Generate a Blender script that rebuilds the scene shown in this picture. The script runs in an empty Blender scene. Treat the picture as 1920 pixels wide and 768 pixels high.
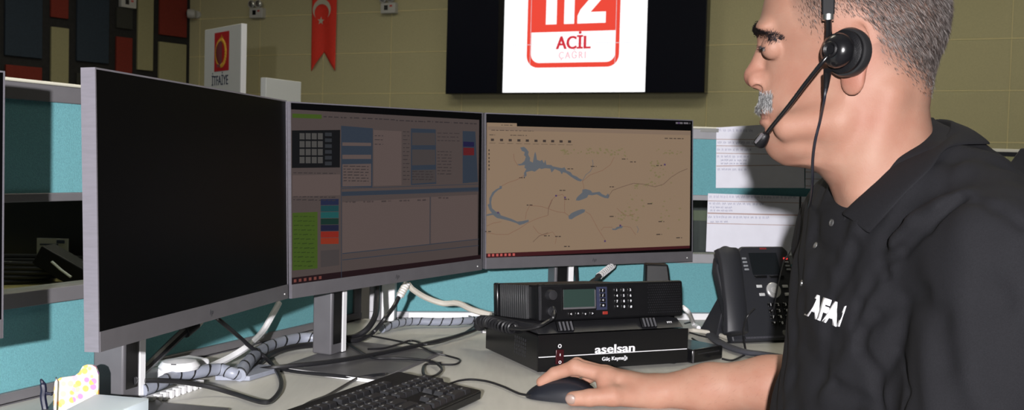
import bpy, bmesh, math, random
import numpy as np
from mathutils import Vector, Matrix, Euler
random.seed(7)
SC = bpy.context.scene
COL = SC.collection
PI = math.pi
R_ = math.radians

# ------------------------------------------------------------------ camera
F = 1900.0
CAM = Vector((0, 0, 1.10))
PITCH = math.atan(72 / 1900.0)
ROLL = 0.026
LOOK = Vector((0, math.cos(PITCH), -math.sin(PITCH)))
_r0 = Vector((1, 0, 0)); _u0 = _r0.cross(LOOK)
RIGHT = math.cos(ROLL) * _r0 + math.sin(ROLL) * _u0
UP = -math.sin(ROLL) * _r0 + math.cos(ROLL) * _u0
cd = bpy.data.cameras.new('camera'); cam = bpy.data.objects.new('camera', cd); COL.objects.link(cam)
cd.sensor_width = 36.0; cd.lens = 36.0 * F / 1920.0; cd.clip_start = 0.02; cd.clip_end = 100
m3 = Matrix((RIGHT, UP, -LOOK)).transposed()
cam.matrix_world = Matrix.Translation(CAM) @ m3.to_4x4()
cd.dof.use_dof = True; cd.dof.focus_distance = 1.35; cd.dof.aperture_fstop = 18
SC.camera = cam

def ray(x, y): return LOOK + RIGHT * ((x - 960) / F) + UP * ((384 - y) / F)
def onz(x, y, z=0.74):
    d = ray(x, y); return CAM + d * ((z - CAM.z) / d.z)
def ony(x, y, Y):
    d = ray(x, y); return CAM + d * (Y / d.y)
def onplane(x, y, p0, n):
    d = ray(x, y); return CAM + d * ((Vector(p0) - CAM).dot(n) / d.dot(n))

# ------------------------------------------------------------------ materials
def lin(c):
    return tuple(((v / 255.0) / 12.92 if v / 255.0 <= 0.04045 else ((v / 255.0 + 0.055) / 1.055) ** 2.4) for v in c)
_mats = {}
def mat(name, rgb, rough=0.5, metal=0.0, spec=0.5, emit=None, noise=0.0, scale=40.0, bump=0.0, bscale=200.0, coat=0.0, sss=0.0, sheen=0.0, trans=0.0, stretch=None):
    """procedural principled material; rgb is linear albedo"""
    if name in _mats: return _mats[name]
    m = bpy.data.materials.new(name); m.use_nodes = True
    nt = m.node_tree; b = nt.nodes['Principled BSDF']
    b.inputs['Base Color'].default_value = (*rgb, 1)
    b.inputs['Roughness'].default_value = rough
    b.inputs['Metallic'].default_value = metal
    b.inputs['Specular IOR Level'].default_value = spec
    if coat: b.inputs['Coat Weight'].default_value = coat; b.inputs['Coat Roughness'].default_value = 0.08
    if sheen: b.inputs['Sheen Weight'].default_value = sheen
    if trans: b.inputs['Transmission Weight'].default_value = trans
    if emit is not None:
        b.inputs['Emission Color'].default_value = (*emit, 1); b.inputs['Emission Strength'].default_value = 1.0
    tc = nt.nodes.new('ShaderNodeTexCoord'); mp = nt.nodes.new('ShaderNodeMapping')
    nt.links.new(tc.outputs['Object'], mp.inputs['Vector'])
    if stretch: mp.inputs['Scale'].default_value = stretch
    if noise:
        n = nt.nodes.new('ShaderNodeTexNoise'); n.inputs['Scale'].default_value = scale; n.inputs['Detail'].default_value = 5
        nt.links.new(mp.outputs[0], n.inputs['Vector'])
        cr = nt.nodes.new('ShaderNodeValToRGB')
        cr.color_ramp.elements[0].position = 0.3; cr.color_ramp.elements[1].position = 0.7
        cr.color_ramp.elements[0].color = (*[v * (1 - noise) for v in rgb], 1)
        cr.color_ramp.elements[1].color = (*[min(1, v * (1 + noise)) for v in rgb], 1)
        nt.links.new(n.outputs['Fac'], cr.inputs[0]); nt.links.new(cr.outputs[0], b.inputs['Base Color'])
    if bump:
        n2 = nt.nodes.new('ShaderNodeTexNoise'); n2.inputs['Scale'].default_value = bscale; n2.inputs['Detail'].default_value = 3
        nt.links.new(mp.outputs[0], n2.inputs['Vector'])
        bp = nt.nodes.new('ShaderNodeBump'); bp.inputs['Strength'].default_value = bump; bp.inputs['Distance'].default_value = 0.002
        nt.links.new(n2.outputs['Fac'], bp.inputs['Height']); nt.links.new(bp.outputs[0], b.inputs['Normal'])
    _mats[name] = m; return m
def glow(name, srgb, strength=1.0):
    """a patch of lit display"""
    c = lin(srgb)
    return mat(name, (0.003, 0.003, 0.003), rough=0.4, spec=0.08, emit=tuple(v * strength * (0.9 if strength == 1.0 else 1.0) for v in c))

M_black = mat('black_plastic', (0.005, 0.005, 0.006), rough=0.42, spec=0.25, bump=0.15, bscale=900, noise=0.15)
M_gloss = mat('gloss_black', (0.006, 0.006, 0.007), rough=0.22)
M_rubber = mat('cable_black', (0.012, 0.012, 0.014), rough=0.38)
M_dark = mat('dark_grey_plastic', (0.018, 0.018, 0.021), rough=0.45, noise=0.1)
M_silver = mat('silver_plastic', (0.125, 0.12, 0.13), rough=0.38, metal=0.25, noise=0.05)
M_alu = mat('aluminium', (0.21, 0.20, 0.23), rough=0.38, metal=0.4, noise=0.06, stretch=(1, 1, 8))
M_white = mat('white_plastic', (0.82, 0.82, 0.84), rough=0.35, noise=0.03)
M_cream = mat('ivory_cable', (0.55, 0.52, 0.46), rough=0.4, noise=0.04)
M_wrap = mat('spiral_wrap_grey', (0.26, 0.28, 0.34), rough=0.4, noise=0.08)
M_print = mat('white_print', (0.75, 0.75, 0.78), rough=0.5)
M_ink = mat('dark_ink', (0.02, 0.03, 0.07), rough=0.6)
M_stand = mat('stand_grey', (0.125, 0.122, 0.132), rough=0.4, metal=0.2, noise=0.05)
M_chrome = mat('chrome', (0.8, 0.8, 0.8), rough=0.3, metal=1.0)

# ------------------------------------------------------------------ mesh builder
class MB:
    def __init__(s): s.v = []; s.f = []; s.mi = []
    def add(s, vs, fs, mi=0):
        o = len(s.v); s.v += [tuple(v) for v in vs]; s.f += [tuple(i + o for i in f) for f in fs]; s.mi += [mi] * len(fs); return s
    def box(s, c, size, rot=None, mi=0):
        x, y, z = [d / 2 for d in size]; c = Vector(c)
        vs = [Vector((a * x, b * y, d * z)) for a in (-1, 1) for b in (-1, 1) for d in (-1, 1)]
        if rot is not None: vs = [rot @ v for v in vs]
        vs = [v + c for v in vs]
        return s.add(vs, [(0, 1, 3, 2), (4, 6, 7, 5), (0, 4, 5, 1), (2, 3, 7, 6), (0, 2, 6, 4), (1, 5, 7, 3)], mi)
    def b2(s, lo, hi, mi=0):
        return s.box([(a + b) / 2 for a, b in zip(lo, hi)], [abs(b - a) for a, b in zip(lo, hi)], None, mi)
    def cyl(s, p0, p1, r0, r1=None, n=24, mi=0, cap=True):
        r1 = r0 if r1 is None else r1
        p0 = Vector(p0); p1 = Vector(p1); d = (p1 - p0).normalized()
        a = d.orthogonal().normalized(); b = d.cross(a)
        vs = [p0 + (a * math.cos(t) + b * math.sin(t)) * r0 for t in [2 * PI * i / n for i in range(n)]]
        vs += [p1 + (a * math.cos(t) + b * math.sin(t)) * r1 for t in [2 * PI * i / n for i in range(n)]]
        fs = [(i, (i + 1) % n, n + (i + 1) % n, n + i) for i in range(n)]
        if cap: fs += [tuple(range(n))[::-1], tuple(range(n, 2 * n))]
        return s.add(vs, fs, mi)
    def lathe(s, p0, axis, prof, n=32, mi=0):
        p0 = Vector(p0); d = Vector(axis).normalized(); a = d.orthogonal().normalized(); b = d.cross(a)
        vs = []
        for (t, r) in prof:
            vs += [p0 + d * t + (a * math.cos(q) + b * math.sin(q)) * r for q in [2 * PI * i / n for i in range(n)]]
        fs = []
        for k in range(len(prof) - 1):
            fs += [(k * n + i, k * n + (i + 1) % n, (k + 1) * n + (i + 1) % n, (k + 1) * n + i) for i in range(n)]
        fs += [tuple(range(n))[::-1], tuple(range((len(prof) - 1) * n, len(prof) * n))]
        return s.add(vs, fs, mi)
    def tube(s, pts, r, n=10, mi=0, flat=1.0):
        pts = [Vector(p) for p in pts]; rr = r if isinstance(r, (list, tuple)) else [r] * len(pts)
        vs = []; up = Vector((0, 0, 1)); prev = None
        for i, p in enumerate(pts):
            t = (pts[min(i + 1, len(pts) - 1)] - pts[max(i - 1, 0)]).normalized()
            if prev is None: a = t.orthogonal().normalized() if flat == 1.0 else t.cross(up).normalized()
            else: a = (prev - t * prev.dot(t)).normalized()
            prev = a; b = t.cross(a)
            vs += [p + (a * math.cos(q) + b * math.sin(q) * flat) * rr[i] for q in [2 * PI * k / n for k in range(n)]]
        L = len(pts)
        fs = [(k * n + i, k * n + (i + 1) % n, (k + 1) * n + (i + 1) % n, (k + 1) * n + i) for k in range(L - 1) for i in range(n)]
        fs += [tuple(range(n))[::-1], tuple(range((L - 1) * n, L * n))]
        return s.add(vs, fs, mi)
    def prism(s, poly, o, ax, ay, d0, d1, mi=0):
        """2-D polygon in the frame (o, ax, ay), from depth d0 to d1 along ax x ay"""
        o = Vector(o); ax = Vector(ax).normalized(); ay = Vector(ay).normalized(); az = ax.cross(ay)
        n = len(poly)
        vs = [o + ax * p[0] + ay * p[1] + az * d0 for p in poly] + [o + ax * p[0] + ay * p[1] + az * d1 for p in poly]
        fs = [tuple(range(n))[::-1], tuple(range(n, 2 * n))] + [(i, (i + 1) % n, n + (i + 1) % n, n + i) for i in range(n)]
        return s.add(vs, fs, mi)
    def sphere(s, c, r, nu=20, nv=12, mi=0, sc=(1, 1, 1), rot=None):
        c = Vector(c); vs = []
        for j in range(1, nv):
            ph = PI * j / nv
            for i in range(nu):
                th = 2 * PI * i / nu
                v = Vector((math.sin(ph) * math.cos(th) * sc[0], math.sin(ph) * math.sin(th) * sc[1], math.cos(ph) * sc[2])) * r
                if rot is not None: v = rot @ v
                vs.append(c + v)
        t = Vector((0, 0, r * sc[2])); 
        if rot is not None: t = rot @ t
        vs += [c + t, c - t]; A = len(vs) - 2; B = A + 1
        fs = [(j * nu + i, (j + 1) * nu + i, (j + 1) * nu + (i + 1) % nu, j * nu + (i + 1) % nu) for j in range(nv - 2) for i in range(nu)]
        fs += [(A, i, (i + 1) % nu) for i in range(nu)] + [(B, (nv - 2) * nu + (i + 1) % nu, (nv - 2) * nu + i) for i in range(nu)]
        return s.add(vs, fs, mi)

def prop(o, label=None, cat=None, group=None, kind=None):
    if label: o['label'] = label
    if cat: o['category'] = cat
    if group: o['group'] = group
    if kind: o['kind'] = kind
    return o
def build(name, mb, mats, parent=None, world=True, bevel=0.0, seg=2, smooth=True, sub=0, solid=0.0):
    """link a builder as ONE mesh object; world coordinates are brought into the parent's frame"""
    if not isinstance(mats, (list, tuple)): mats = [mats]
    me = bpy.data.meshes.new(name)
    vs = mb.v
    root = parent; inv = None
    if parent is not None and world:
        inv = wm(parent).inverted(); vs = [tuple(inv @ Vector(v)) for v in vs]
    org = None
    if parent is None:
        a = np.array(vs); org = Vector(((a[:, 0].min() + a[:, 0].max()) / 2, (a[:, 1].min() + a[:, 1].max()) / 2, a[:, 2].min()))
        vs = [tuple(Vector(v) - org) for v in vs]
    me.from_pydata(vs, [], mb.f)
    for m in mats: me.materials.append(m)
    if len(mats) > 1: me.polygons.foreach_set('material_index', mb.mi)
    bm = bmesh.new(); bm.from_mesh(me); bmesh.ops.recalc_face_normals(bm, faces=bm.faces); bm.to_mesh(me); bm.free()
    me.polygons.foreach_set('use_smooth', [bool(smooth)] * len(me.polygons))
    o = bpy.data.objects.new(name, me); COL.objects.link(o)
    if org is not None: o.location = org
    if parent is not None: o.parent = parent
    if solid:
        md = o.modifiers.new('solid', 'SOLIDIFY'); md.thickness = solid; md.offset = 0
    if sub:
        md = o.modifiers.new('sub', 'SUBSURF'); md.levels = sub; md.render_levels = sub
    if bevel:
        md = o.modifiers.new('bevel', 'BEVEL'); md.width = bevel; md.segments = seg; md.limit_method = 'ANGLE'; md.angle_limit = R_(40)
    if smooth and not sub:
        try: me.set_sharp_from_angle(angle=R_(38))
        except Exception: pass
    return o
def wm(o):
    m = o.matrix_basis.copy()
    while o.parent is not None:
        o = o.parent; m = o.matrix_basis @ m
    return m
def thing(name, M, label, cat, group=None):
    o = bpy.data.objects.new(name, None); COL.objects.link(o); o.empty_display_size = 0.05
    o.matrix_basis = M if isinstance(M, Matrix) else Matrix.Translation(Vector(M))
    prop(o, label, cat, group); return o
def copy_tree(o, parent=None):
    c = o.copy(); COL.objects.link(c)
    if parent is not None: c.parent = parent
    for ch in [x for x in COL.objects if x.parent == o]: copy_tree(ch, c)
    return c
def text_mb(body, size=1.0, bold=0.0, extrude=0.0, shear=0.0, spacing=1.0, align='CENTER'):
    cu = bpy.data.curves.new('txt', 'FONT'); cu.body = body; cu.size = size; cu.offset = bold * size; cu.extrude = extrude
    cu.shear = shear; cu.space_character = spacing; cu.align_x = align; cu.align_y = 'CENTER'; cu.resolution_u = 4
    ob = bpy.data.objects.new('txt', cu); COL.objects.link(ob)
    dg = bpy.context.evaluated_depsgraph_get(); dg.update()
    me = bpy.data.meshes.new_from_object(ob.evaluated_get(dg))
    v = [tuple(p.co) for p in me.vertices]; f = [tuple(p.vertices) for p in me.polygons]
    bpy.data.objects.remove(ob); bpy.data.curves.remove(cu); bpy.data.meshes.remove(me)
    return v, f
def text_on(mb, body, o, ax, ay, size, bold=0.0, thick=0.0006, width=None, mi=0, shear=0.0, spacing=1.0, fat=0.0):
    """lettering laid on a plane; ax = reading direction, ay = up"""
    v, f = text_mb(body, size, bold, thick / 2, shear, spacing)
    o = Vector(o); ax = Vector(ax).normalized(); ay = Vector(ay).normalized(); az = ax.cross(ay)
    xs = [p[0] for p in v]; w = max(xs) - min(xs); cx = (max(xs) + min(xs)) / 2
    k = (width / w) if width else 1.0
    for s_ in ((-1, 0, 1) if fat else (0,)):
        mb.add([o + ax * ((p[0] - cx) * k + s_ * fat) + ay * p[1] + az * (p[2] + s_ * 0.00002) for p in v], f, mi)
    return mb
def smoothpts(pts, n=8):
    pts = [Vector(p) for p in pts]; out = []
    for i in range(len(pts) - 1):
        p0 = pts[max(i - 1, 0)]; p1 = pts[i]; p2 = pts[i + 1]; p3 = pts[min(i + 2, len(pts) - 1)]
        for k in range(n):
            t = k / n
            out.append(0.5 * ((2 * p1) + (p2 - p0) * t + (2 * p0 - 5 * p1 + 4 * p2 - p3) * t * t + (3 * p1 - p0 - 3 * p2 + p3) * t ** 3))
    out.append(pts[-1]); return out
def frameM(p, yaw, tilt=0.0, roll=0.0):
    return Matrix.Translation(Vector(p)) @ Matrix.Rotation(yaw, 4, 'Z') @ Matrix.Rotation(tilt, 4, 'X') @ Matrix.Rotation(roll, 4, 'Y')
Z = Vector((0, 0, 1))
# ================================================================== THE ROOM
M_wall = mat('beige_wall_panel', (0.49, 0.455, 0.27), rough=0.8, noise=0.05, scale=60, bump=0.3, bscale=300)
M_seam = mat('wall_seam', (0.85, 0.76, 0.42), rough=0.6)
M_back = mat('dark_backing', (0.012, 0.012, 0.012), rough=0.8, noise=0.3, scale=20)
M_floor = mat('grey_carpet', (0.06, 0.06, 0.065), rough=0.95, noise=0.3, scale=300, bump=0.4)
M_ceil = mat('ceiling_tile', (0.5, 0.49, 0.45), rough=0.9, noise=0.03)
# back wall: a vertical plane receding to the left
BW0 = Vector((0.853, 13.5, 0)); BWd = Vector((0.9205, -0.39, 0)).normalized(); BWn = Vector((BWd.y, -BWd.x, 0))   # n faces the camera
if BWn.y > 0: BWn = -BWn
LWd = Vector((-0.64, -0.77, 0)).normalized(); LWn = Vector((0.77, -0.64, 0)).normalized()
corner = onplane(355.5, 100, BW0, BWn); corner.z = 0; U0 = (corner - BW0).dot(BWd)
def wall_pt(px, py): return onplane(px, py, BW0, BWn)
def wall_uz(px, py):
    p = wall_pt(px, py); return (p - BW0).dot(BWd), p.z
def lw_uz(px, py):
    p = onplane(px, py, corner, LWn); return (p - corner).dot(LWd), p.z
CEIL = 4.6
tile_z = [wall_uz(960, y)[1] for y in (174, 94, 12)]
dz = (tile_z[2] - tile_z[0]) / 2
mb = MB(); mbs = MB()
u0, u1 = U0, 12.0
mb.prism([(u0, 0), (u1, 0), (u1, CEIL), (u0, CEIL)], BW0, BWd, Z, -0.10, -0.012)
# staggered tiles standing 12 mm proud with open joints
du = 0; us = [wall_uz(487, 100)[0], wall_uz(733, 100)[0]]
du = (us[1] - us[0]) / 2
rows = int(CEIL / dz) + 1
z_base = tile_z[0] - math.floor(tile_z[0] / dz) * dz
zz = z_base - dz; 
while zz < CEIL:
    uu = us[0] - 8 * du
    while uu < u1:
        a, b = max(uu + 0.008, u0), min(uu + du - 0.008, u1); c, d = max(zz + 0.009, 0), min(zz + dz - 0.009, CEIL)
        if b > a and d > c: mb.prism([(a, c), (b, c), (b, d), (a, d)], BW0, BWd, Z, -0.012, 0.004)
        uu += du
    zz += dz
bwall = build('wall_back', mb, M_wall, smooth=False); prop(bwall, kind='structure')
# pale joint strips are part of the wall
zz = z_base - dz
while zz < CEIL:
    if zz > 0: mbs.prism([(u0, zz - 0.0055), (u1, zz - 0.0055), (u1, zz + 0.0055), (u0, zz + 0.0055)], BW0, BWd, Z, -0.011, 0.008)
    zz += dz
uu = us[0] - 8 * du
while uu < u1:
    if uu > u0: mbs.prism([(uu - 0.004, 0), (uu + 0.004, 0), (uu + 0.004, CEIL), (uu - 0.004, CEIL)], BW0, BWd, Z, -0.011, 0.0035)
    uu += du
o = build('trim_1', mbs, M_seam, smooth=False); prop(o, kind='structure')
mb = MB(); mb.prism([(0, 0), (9, 0), (9, CEIL), (0, CEIL)], corner, LWd, Z, 0.0, 0.08)
if LWd.cross(Z).dot(LWn) > 0:
    mb = MB(); mb.prism([(0, 0), (9, 0), (9, CEIL), (0, CEIL)], corner, LWd, Z, -0.08, 0.0)
LWS = 1.0 if LWd.cross(Z).dot(LWn) > 0 else -1.0
prop(build('wall_left', mb, M_back, smooth=False), kind='structure')
mb = MB(); mb.b2((-14, -3, -0.06), (14, 20, 0)); prop(build('floor', mb, M_floor, smooth=False), kind='structure')
mb = MB(); mb.b2((-14, -3, CEIL), (14, 20, CEIL + 0.06)); prop(build('ceiling', mb, M_ceil, smooth=False), kind='structure')
# acoustic panels on the left wall
M_pb = mat('felt_blue', (0.022, 0.036, 0.055), rough=0.9, noise=0.12, bump=0.2)
M_pr = mat('felt_red', (0.19, 0.022, 0.012), rough=0.9, noise=0.1, bump=0.2)
M_pc = mat('felt_cream', (0.33, 0.31, 0.17), rough=0.9, noise=0.05, bump=0.2)
M_pg = mat('felt_grey', (0.035, 0.036, 0.03), rough=0.9, noise=0.1, bump=0.2)
PAN = [(7, 77, -60, 107, M_pb, 'wide dark blue acoustic felt panel at the far left above the leftmost red one'),
 (8, 76, 124, 190, M_pr, 'red acoustic felt panel just above the teal partition at far left'),
 (93, 126, -50, 34, M_pr, 'narrow red acoustic panel cut by the top of the picture, above a tall cream one'),
 (93, 126, 52, 200, M_pc, 'tall narrow cream acoustic panel between the two wide dark blue panels'),
 (142, 202, -60, 117, M_pb, 'wide dark blue acoustic felt panel left of the small emergency light'),
 (141, 160, 137, 200, M_pg, 'small charcoal acoustic panel just above the near monitor corner'),
 (216, 246, 16, 54, M_pg, 'small charcoal acoustic panel directly under the emergency light on the panelled wall'),
 (215, 245, 70, 190, M_pr, 'narrow red acoustic panel under the charcoal one, above the near monitor'),
 (256, 285, -60, 132, M_pc, 'tall narrow cream acoustic panel reaching the top of the picture'),
 (297, 348, -60, 68, M_pr, 'wide red acoustic panel nearest the corner of the room'),
 (295, 346, 81, 200, M_pc, 'wide cream acoustic panel directly below the wide red one near the corner')]
for (x0, x1, y0, y1, m, lab) in PAN:
    a = lw_uz(x1, (y0 + y1) / 2)[0]; b = lw_uz(x0, (y0 + y1) / 2)[0]; zt = lw_uz((x0 + x1) / 2, y0)[1]; zb = lw_uz((x0 + x1) / 2, y1)[1]
    mb = MB(); mb.prism([(a, zb), (b, zb), (b, min(zt, CEIL - 0.1)), (a, min(zt, CEIL - 0.1))], corner, LWd, Z, 0.0, 0.05 * LWS)
    prop(build('acoustic_panel', mb, m, bevel=0.008, smooth=False), lab, 'wall panel', 'felt panels on the dark wall')

# video wall
def wp(u, z, d=0.0): return BW0 + BWd * u + Z * z + BWn * d
uL, zB = wall_uz(847, 178); uR = wall_uz(1327, 180)[0]; zT = zB + 4 * 0.68
zT = min(zT, CEIL - 0.15)
vw = thing('video_wall', wp((uL + uR) / 2, zB, 0.0), 'large black video wall on the back wall with a white and red 112 emergency graphic lit in its middle', 'video wall')
def wprism(mb, poly, d0, d1, mi=0):  # polygon in wall coordinates, depth measured towards the room
    sg = 1.0 if BWd.cross(Z).dot(BWn) > 0 else -1.0
    return mb.prism(poly, BW0, BWd, Z, d0 * sg, d1 * sg, mi)
def rect(a, b, c, d): return [(a, c), (b, c), (b, d), (a, d)]
mb = MB(); wprism(mb, rect(uL, uR, zB, zT), 0.005, 0.20); build('housing', mb, M_gloss, vw, bevel=0.006)
wl = wall_uz(942, 178)[0]; wr = wall_uz(1209, 178)[0]
G_white = glow('display_white', (255, 255, 255), 1.15); G_red = glow('display_red', (250, 78, 62)); G_pink = glow('display_faint', (248, 232, 236)); G_seam = glow('display_seam', (232, 233, 240)); G_red2 = glow('display_red_deep', (222, 52, 66)); G_blk = glow('display_black', (3, 4, 10))
mb = MB(); wprism(mb, rect(uL + 0.012, wl, zB + 0.012, zT - 0.01), 0.2005, 0.204); wprism(mb, rect(wr, uR - 0.012, zB + 0.012, zT - 0.01), 0.2005, 0.204)
build('dark_display', mb, G_blk, vw, smooth=False)
def wq(px, py):  # picture content to wall coordinates on the display face
    p = onplane(px, py, BW0 + BWn * 0.205, BWn); return (p - BW0).dot(BWd), p.z
wl = wq(942, 178)[0]; wr = wq(1209, 178)[0]; zb2 = zB + 0.014
mb = MB(); wprism(mb, rect(wl, wr, zb2, zT - 0.01), 0.2008, 0.206)
lit = build('lit_display', mb, G_white, vw, smooth=False)
# logo badge: rounded red frame
def rrect(a, b, c, d, r, n=8, top=True):
    pts = []
    for (cx, cy, s) in ((b - r, d - r, 0), (a + r, d - r, 1), (a + r, c + r, 2), (b - r, c + r, 3)):
        for k in range(n + 1):
            t = PI / 2 * (s + k / n); pts.append((cx + r * math.cos(t), cy + r * math.sin(t)))
    return pts
bl = wq(988, 90)[0]; br = wq(1162, 60)[0]; bb = wq(1075, 126)[1]; bt = bb + (br - bl) * 1.22
mb = MB(); wprism(mb, rrect(bl, br, bb, bt, 0.16), 0.2062, 0.2080)
build('badge', mb, G_red, vw, smooth=False)
il = wq(996, 90)[0]; ir = wq(1154, 90)[0]; ib = wq(1075, 117)[1]; it = wq(1075, 59)[1]
mb = MB()
pts = [(il, it), (il, ib + 0.12)] + [(il + 0.12 - 0.12 * math.cos(t), ib + 0.12 - 0.12 * math.sin(t)) for t in [PI / 2 * k / 8 for k in range(1, 9)]] + [(ir - 0.12 + 0.12 * math.sin(t), ib + 0.12 - 0.12 * math.cos(t)) for t in [PI / 2 * k / 8 for k in range(0, 9)]] + [(ir, it)]
wprism(mb, pts[::-1], 0.2081, 0.2095)
o = build('badge_field', mb, G_white, vw, smooth=False)
# digits 1 1 2 (only their lower part is in view, built whole)
mb = MB(); d0, d1 = 0.2081, 0.2095
zl = wq(1075, 44.5)[1]; zh = zl + 0.62
def ux(px): return wq(px, 30)[0]
for (a, b) in ((1024, 1044), (1058, 1077)):
    wprism(mb, [(ux(a), zl), (ux(b), zl), (ux(b), zh), (ux(a) - 0.02, zh), (ux(a) - 0.10, zh - 0.1), (ux(a) - 0.10, zh - 0.2), (ux(a), zh - 0.15)], d0, d1)
x0 = ux(1083); x1 = ux(1136)
w2 = x1 - x0
wprism(mb, [(x0, zl), (x1, zl), (x1, zl + 0.145), (x0 + w2 * 0.46, zl + 0.145), (x0 + w2 * 0.85, zl + 0.31), (x1, zl + 0.42), (x1, zl + 0.52), (x0 + w2 * 0.8, zh), (x0 + w2 * 0.2, zh), (x0, zh - 0.1), (x0, zh - 0.2), (x0 + w2 * 0.35, zh - 0.2), (x0 + w2 * 0.4, zh - 0.14), (x0 + w2 * 0.6, zh - 0.14), (x0 + w2 * 0.62, zl + 0.40), (x0 + w2 * 0.1, zl + 0.18), (x0, zl + 0.1)], d0, d1)
build('number', mb, G_white, vw, smooth=False)
mb = MB(); c = wq(1075, 81); text_on(mb, 'ACİL', wp(c[0], c[1], 0.2102), BWd, Z, 0.235, bold=0.012, fat=0.006, width=wq(1106, 80)[0] - wq(1042, 80)[0])
build('lettering', mb, G_red2, vw, smooth=False)
mb = MB(); c = wq(1073, 104); text_on(mb, 'ÇAĞRI', wp(c[0], c[1], 0.2102), BWd, Z, 0.13, bold=0.0, fat=0.003, width=wq(1098, 80)[0] - wq(1048, 80)[0], spacing=1.3)
build('faint_lettering', mb, glow('display_faint2', (252, 196, 206), 1.0001), vw, smooth=False)
mb = MB()
zs = wq(1075, 82)[1]
wprism(mb, rect(wl, wr, zs - 0.003, zs + 0.003), 0.2097, 0.2101)
for xx in (993, 1152):
    us_ = wq(xx, 150)[0]; wprism(mb, rect(us_ - 0.0025, us_ + 0.0025, zb2, zT - 0.02), 0.2097, 0.2101)
build('display_seam', mb, G_seam, vw, smooth=False)

# banner with crescent and star
M_flag = mat('flag_red', (0.8, 0.04, 0.022), rough=0.75, noise=0.06, bump=0.3, bscale=500)
M_fw = mat('flag_white', (0.55, 0.52, 0.42), rough=0.8)
a, zb = wall_uz(586, 134); b = wall_uz(631, 134)[0]; zn = wall_uz(608, 98)[1]; zt = zn + 1.7
bn = thing('flag_banner', wp((a + b) / 2, zb, 0.03), 'long red swallow-tailed banner with white crescent and star hanging on the beige wall', 'banner')
mb = MB(); NX, NZ = 24, 30; mid = (a + b) / 2
def bann(u, t):   # t 0 bottom, 1 top ; the lower edge is notched
    k = abs(u * 2 - 1); z0 = zn + (zb - zn) * k
    z = z0 + (zt - z0) * t
    d = 0.035 + 0.012 * math.sin(u * 9 + t * 2) * (1 - t * 0.6)
    return wp(a + (b - a) * u, z, d)
g = [[bann(i / NX, j / NZ) for i in range(NX + 1)] for j in range(NZ + 1)]
vs = [p for r in g for p in r]
mb.add(vs, [(j * (NX + 1) + i, j * (NX + 1) + i + 1, (j + 1) * (NX + 1) + i + 1, (j + 1) * (NX + 1) + i) for j in range(NZ) for i in range(NX)])
build('cloth', mb, M_flag, bn, solid=0.004)
cc = wall_uz(607, 19); r1 = 0.155; r2 = 0.125
mb = MB(); outer = []; inner = []
dd = 0.036; off = -0.045; n = 40
xi = (off * off + r1 * r1 - r2 * r2) / (2 * off)  # opening faces down
ai = math.acos(max(-1, min(1, xi / r1)))
pts = []
for k in range(n + 1):   # outer arc, measured from the downward direction
    t = ai + (2 * PI - 2 * ai) * k / n; pts.append((r1 * math.sin(t), -r1 * math.cos(t) * -1 * -1))
pts = [(r1 * math.sin(t), r1 * math.cos(t)) for t in [-ai + 2 * ai * k / n for k in range(n + 1)]]
bi = math.acos(max(-1, min(1, (xi - off) / r2)))
pin = [(r2 * math.sin(t), off + r2 * math.cos(t)) for t in [-bi + 2 * bi * k / n for k in range(n + 1)]]
# both arcs share their end points; strip between them
vs = []
for p, q in zip(pts, pin):
    vs += [wp(cc[0] + p[0], cc[1] + p[1], 0.052), wp(cc[0] + q[0], cc[1] + q[1], 0.052)]
mb.add(vs, [(2 * i, 2 * i + 1, 2 * i + 3, 2 * i + 2) for i in range(n)])
build('crescent', mb, M_fw, bn, smooth=False, solid=0.002)
cs = wall_uz(605.5, 40); mb = MB()
st = [((0.062 if k % 2 == 0 else 0.025) * math.sin(PI * k / 5 + 0.05), (0.062 if k % 2 == 0 else 0.025) * math.cos(PI * k / 5 + 0.05)) for k in range(10)]
wprism(mb, [(cs[0] + p[0], cs[1] + p[1]) for p in st][::-1], 0.051, 0.053)
build('star', mb, M_fw, bn, smooth=False)

# twin-head emergency lights
M_eml = mat('emergency_white', (0.5, 0.5, 0.48), rough=0.5)
def emlight(place, label):
    """place(a, z, d): a sideways, z up, d out of the wall"""
    t = thing('emergency_light', place(0, 0, 0), label, 'emergency light', 'twin head emergency lights')
    mb = MB()
    def q(lo, hi):
        vs = [place(x, z, d) for x in (lo[0], hi[0]) for d in (lo[1], hi[1]) for z in (lo[2], hi[2])]
        mb.add(vs, [(0, 1, 3, 2), (4, 6, 7, 5), (0, 4, 5, 1), (2, 3, 7, 6), (0, 2, 6, 4), (1, 5, 7, 3)])
    q((-0.12, 0.0, 0.0), (0.12, 0.09, 0.15)); build('body', mb, M_eml, t, bevel=0.008)
    mb = MB(); q((-0.06, 0.09, 0.045), (0.0, 0.093, 0.115)); build('indicator_window', mb, M_gloss, t)
    mb = MB(); q((0.03, 0.09, 0.09), (0.07, 0.093, 0.115)); build('red_label', mb, mat('red_label', (0.5, 0.05, 0.04)), t)
    for sx in (-0.085, 0.04):
        ax = (place(0, 0, 1) - place(0, 0, 0)).normalized()
        mb = MB(); mb.lathe(place(sx, 0.21, 0.03), ax, [(0, 0.02), (0.01, 0.045), (0.05, 0.06), (0.065, 0.06), (0.066, 0.05), (0.05, 0.03), (0.045, 0.002)], n=24)
        mb.cyl(place(sx, 0.14, 0.045), place(sx, 0.18, 0.045), 0.012, n=12)
        h = build('lamp_head', mb, M_eml, t)
        mb = MB(); mb.lathe(place(sx, 0.21, 0.096), ax, [(0, 0.048), (0.004, 0.04), (0.006, 0.01)], n=24); build('reflector', mb, M_chrome, h)
def on_back(px, py):
    u, z = wall_uz(px, py); return lambda a, dz_, d: wp(u + a, z + dz_, d + 0.004)
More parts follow.
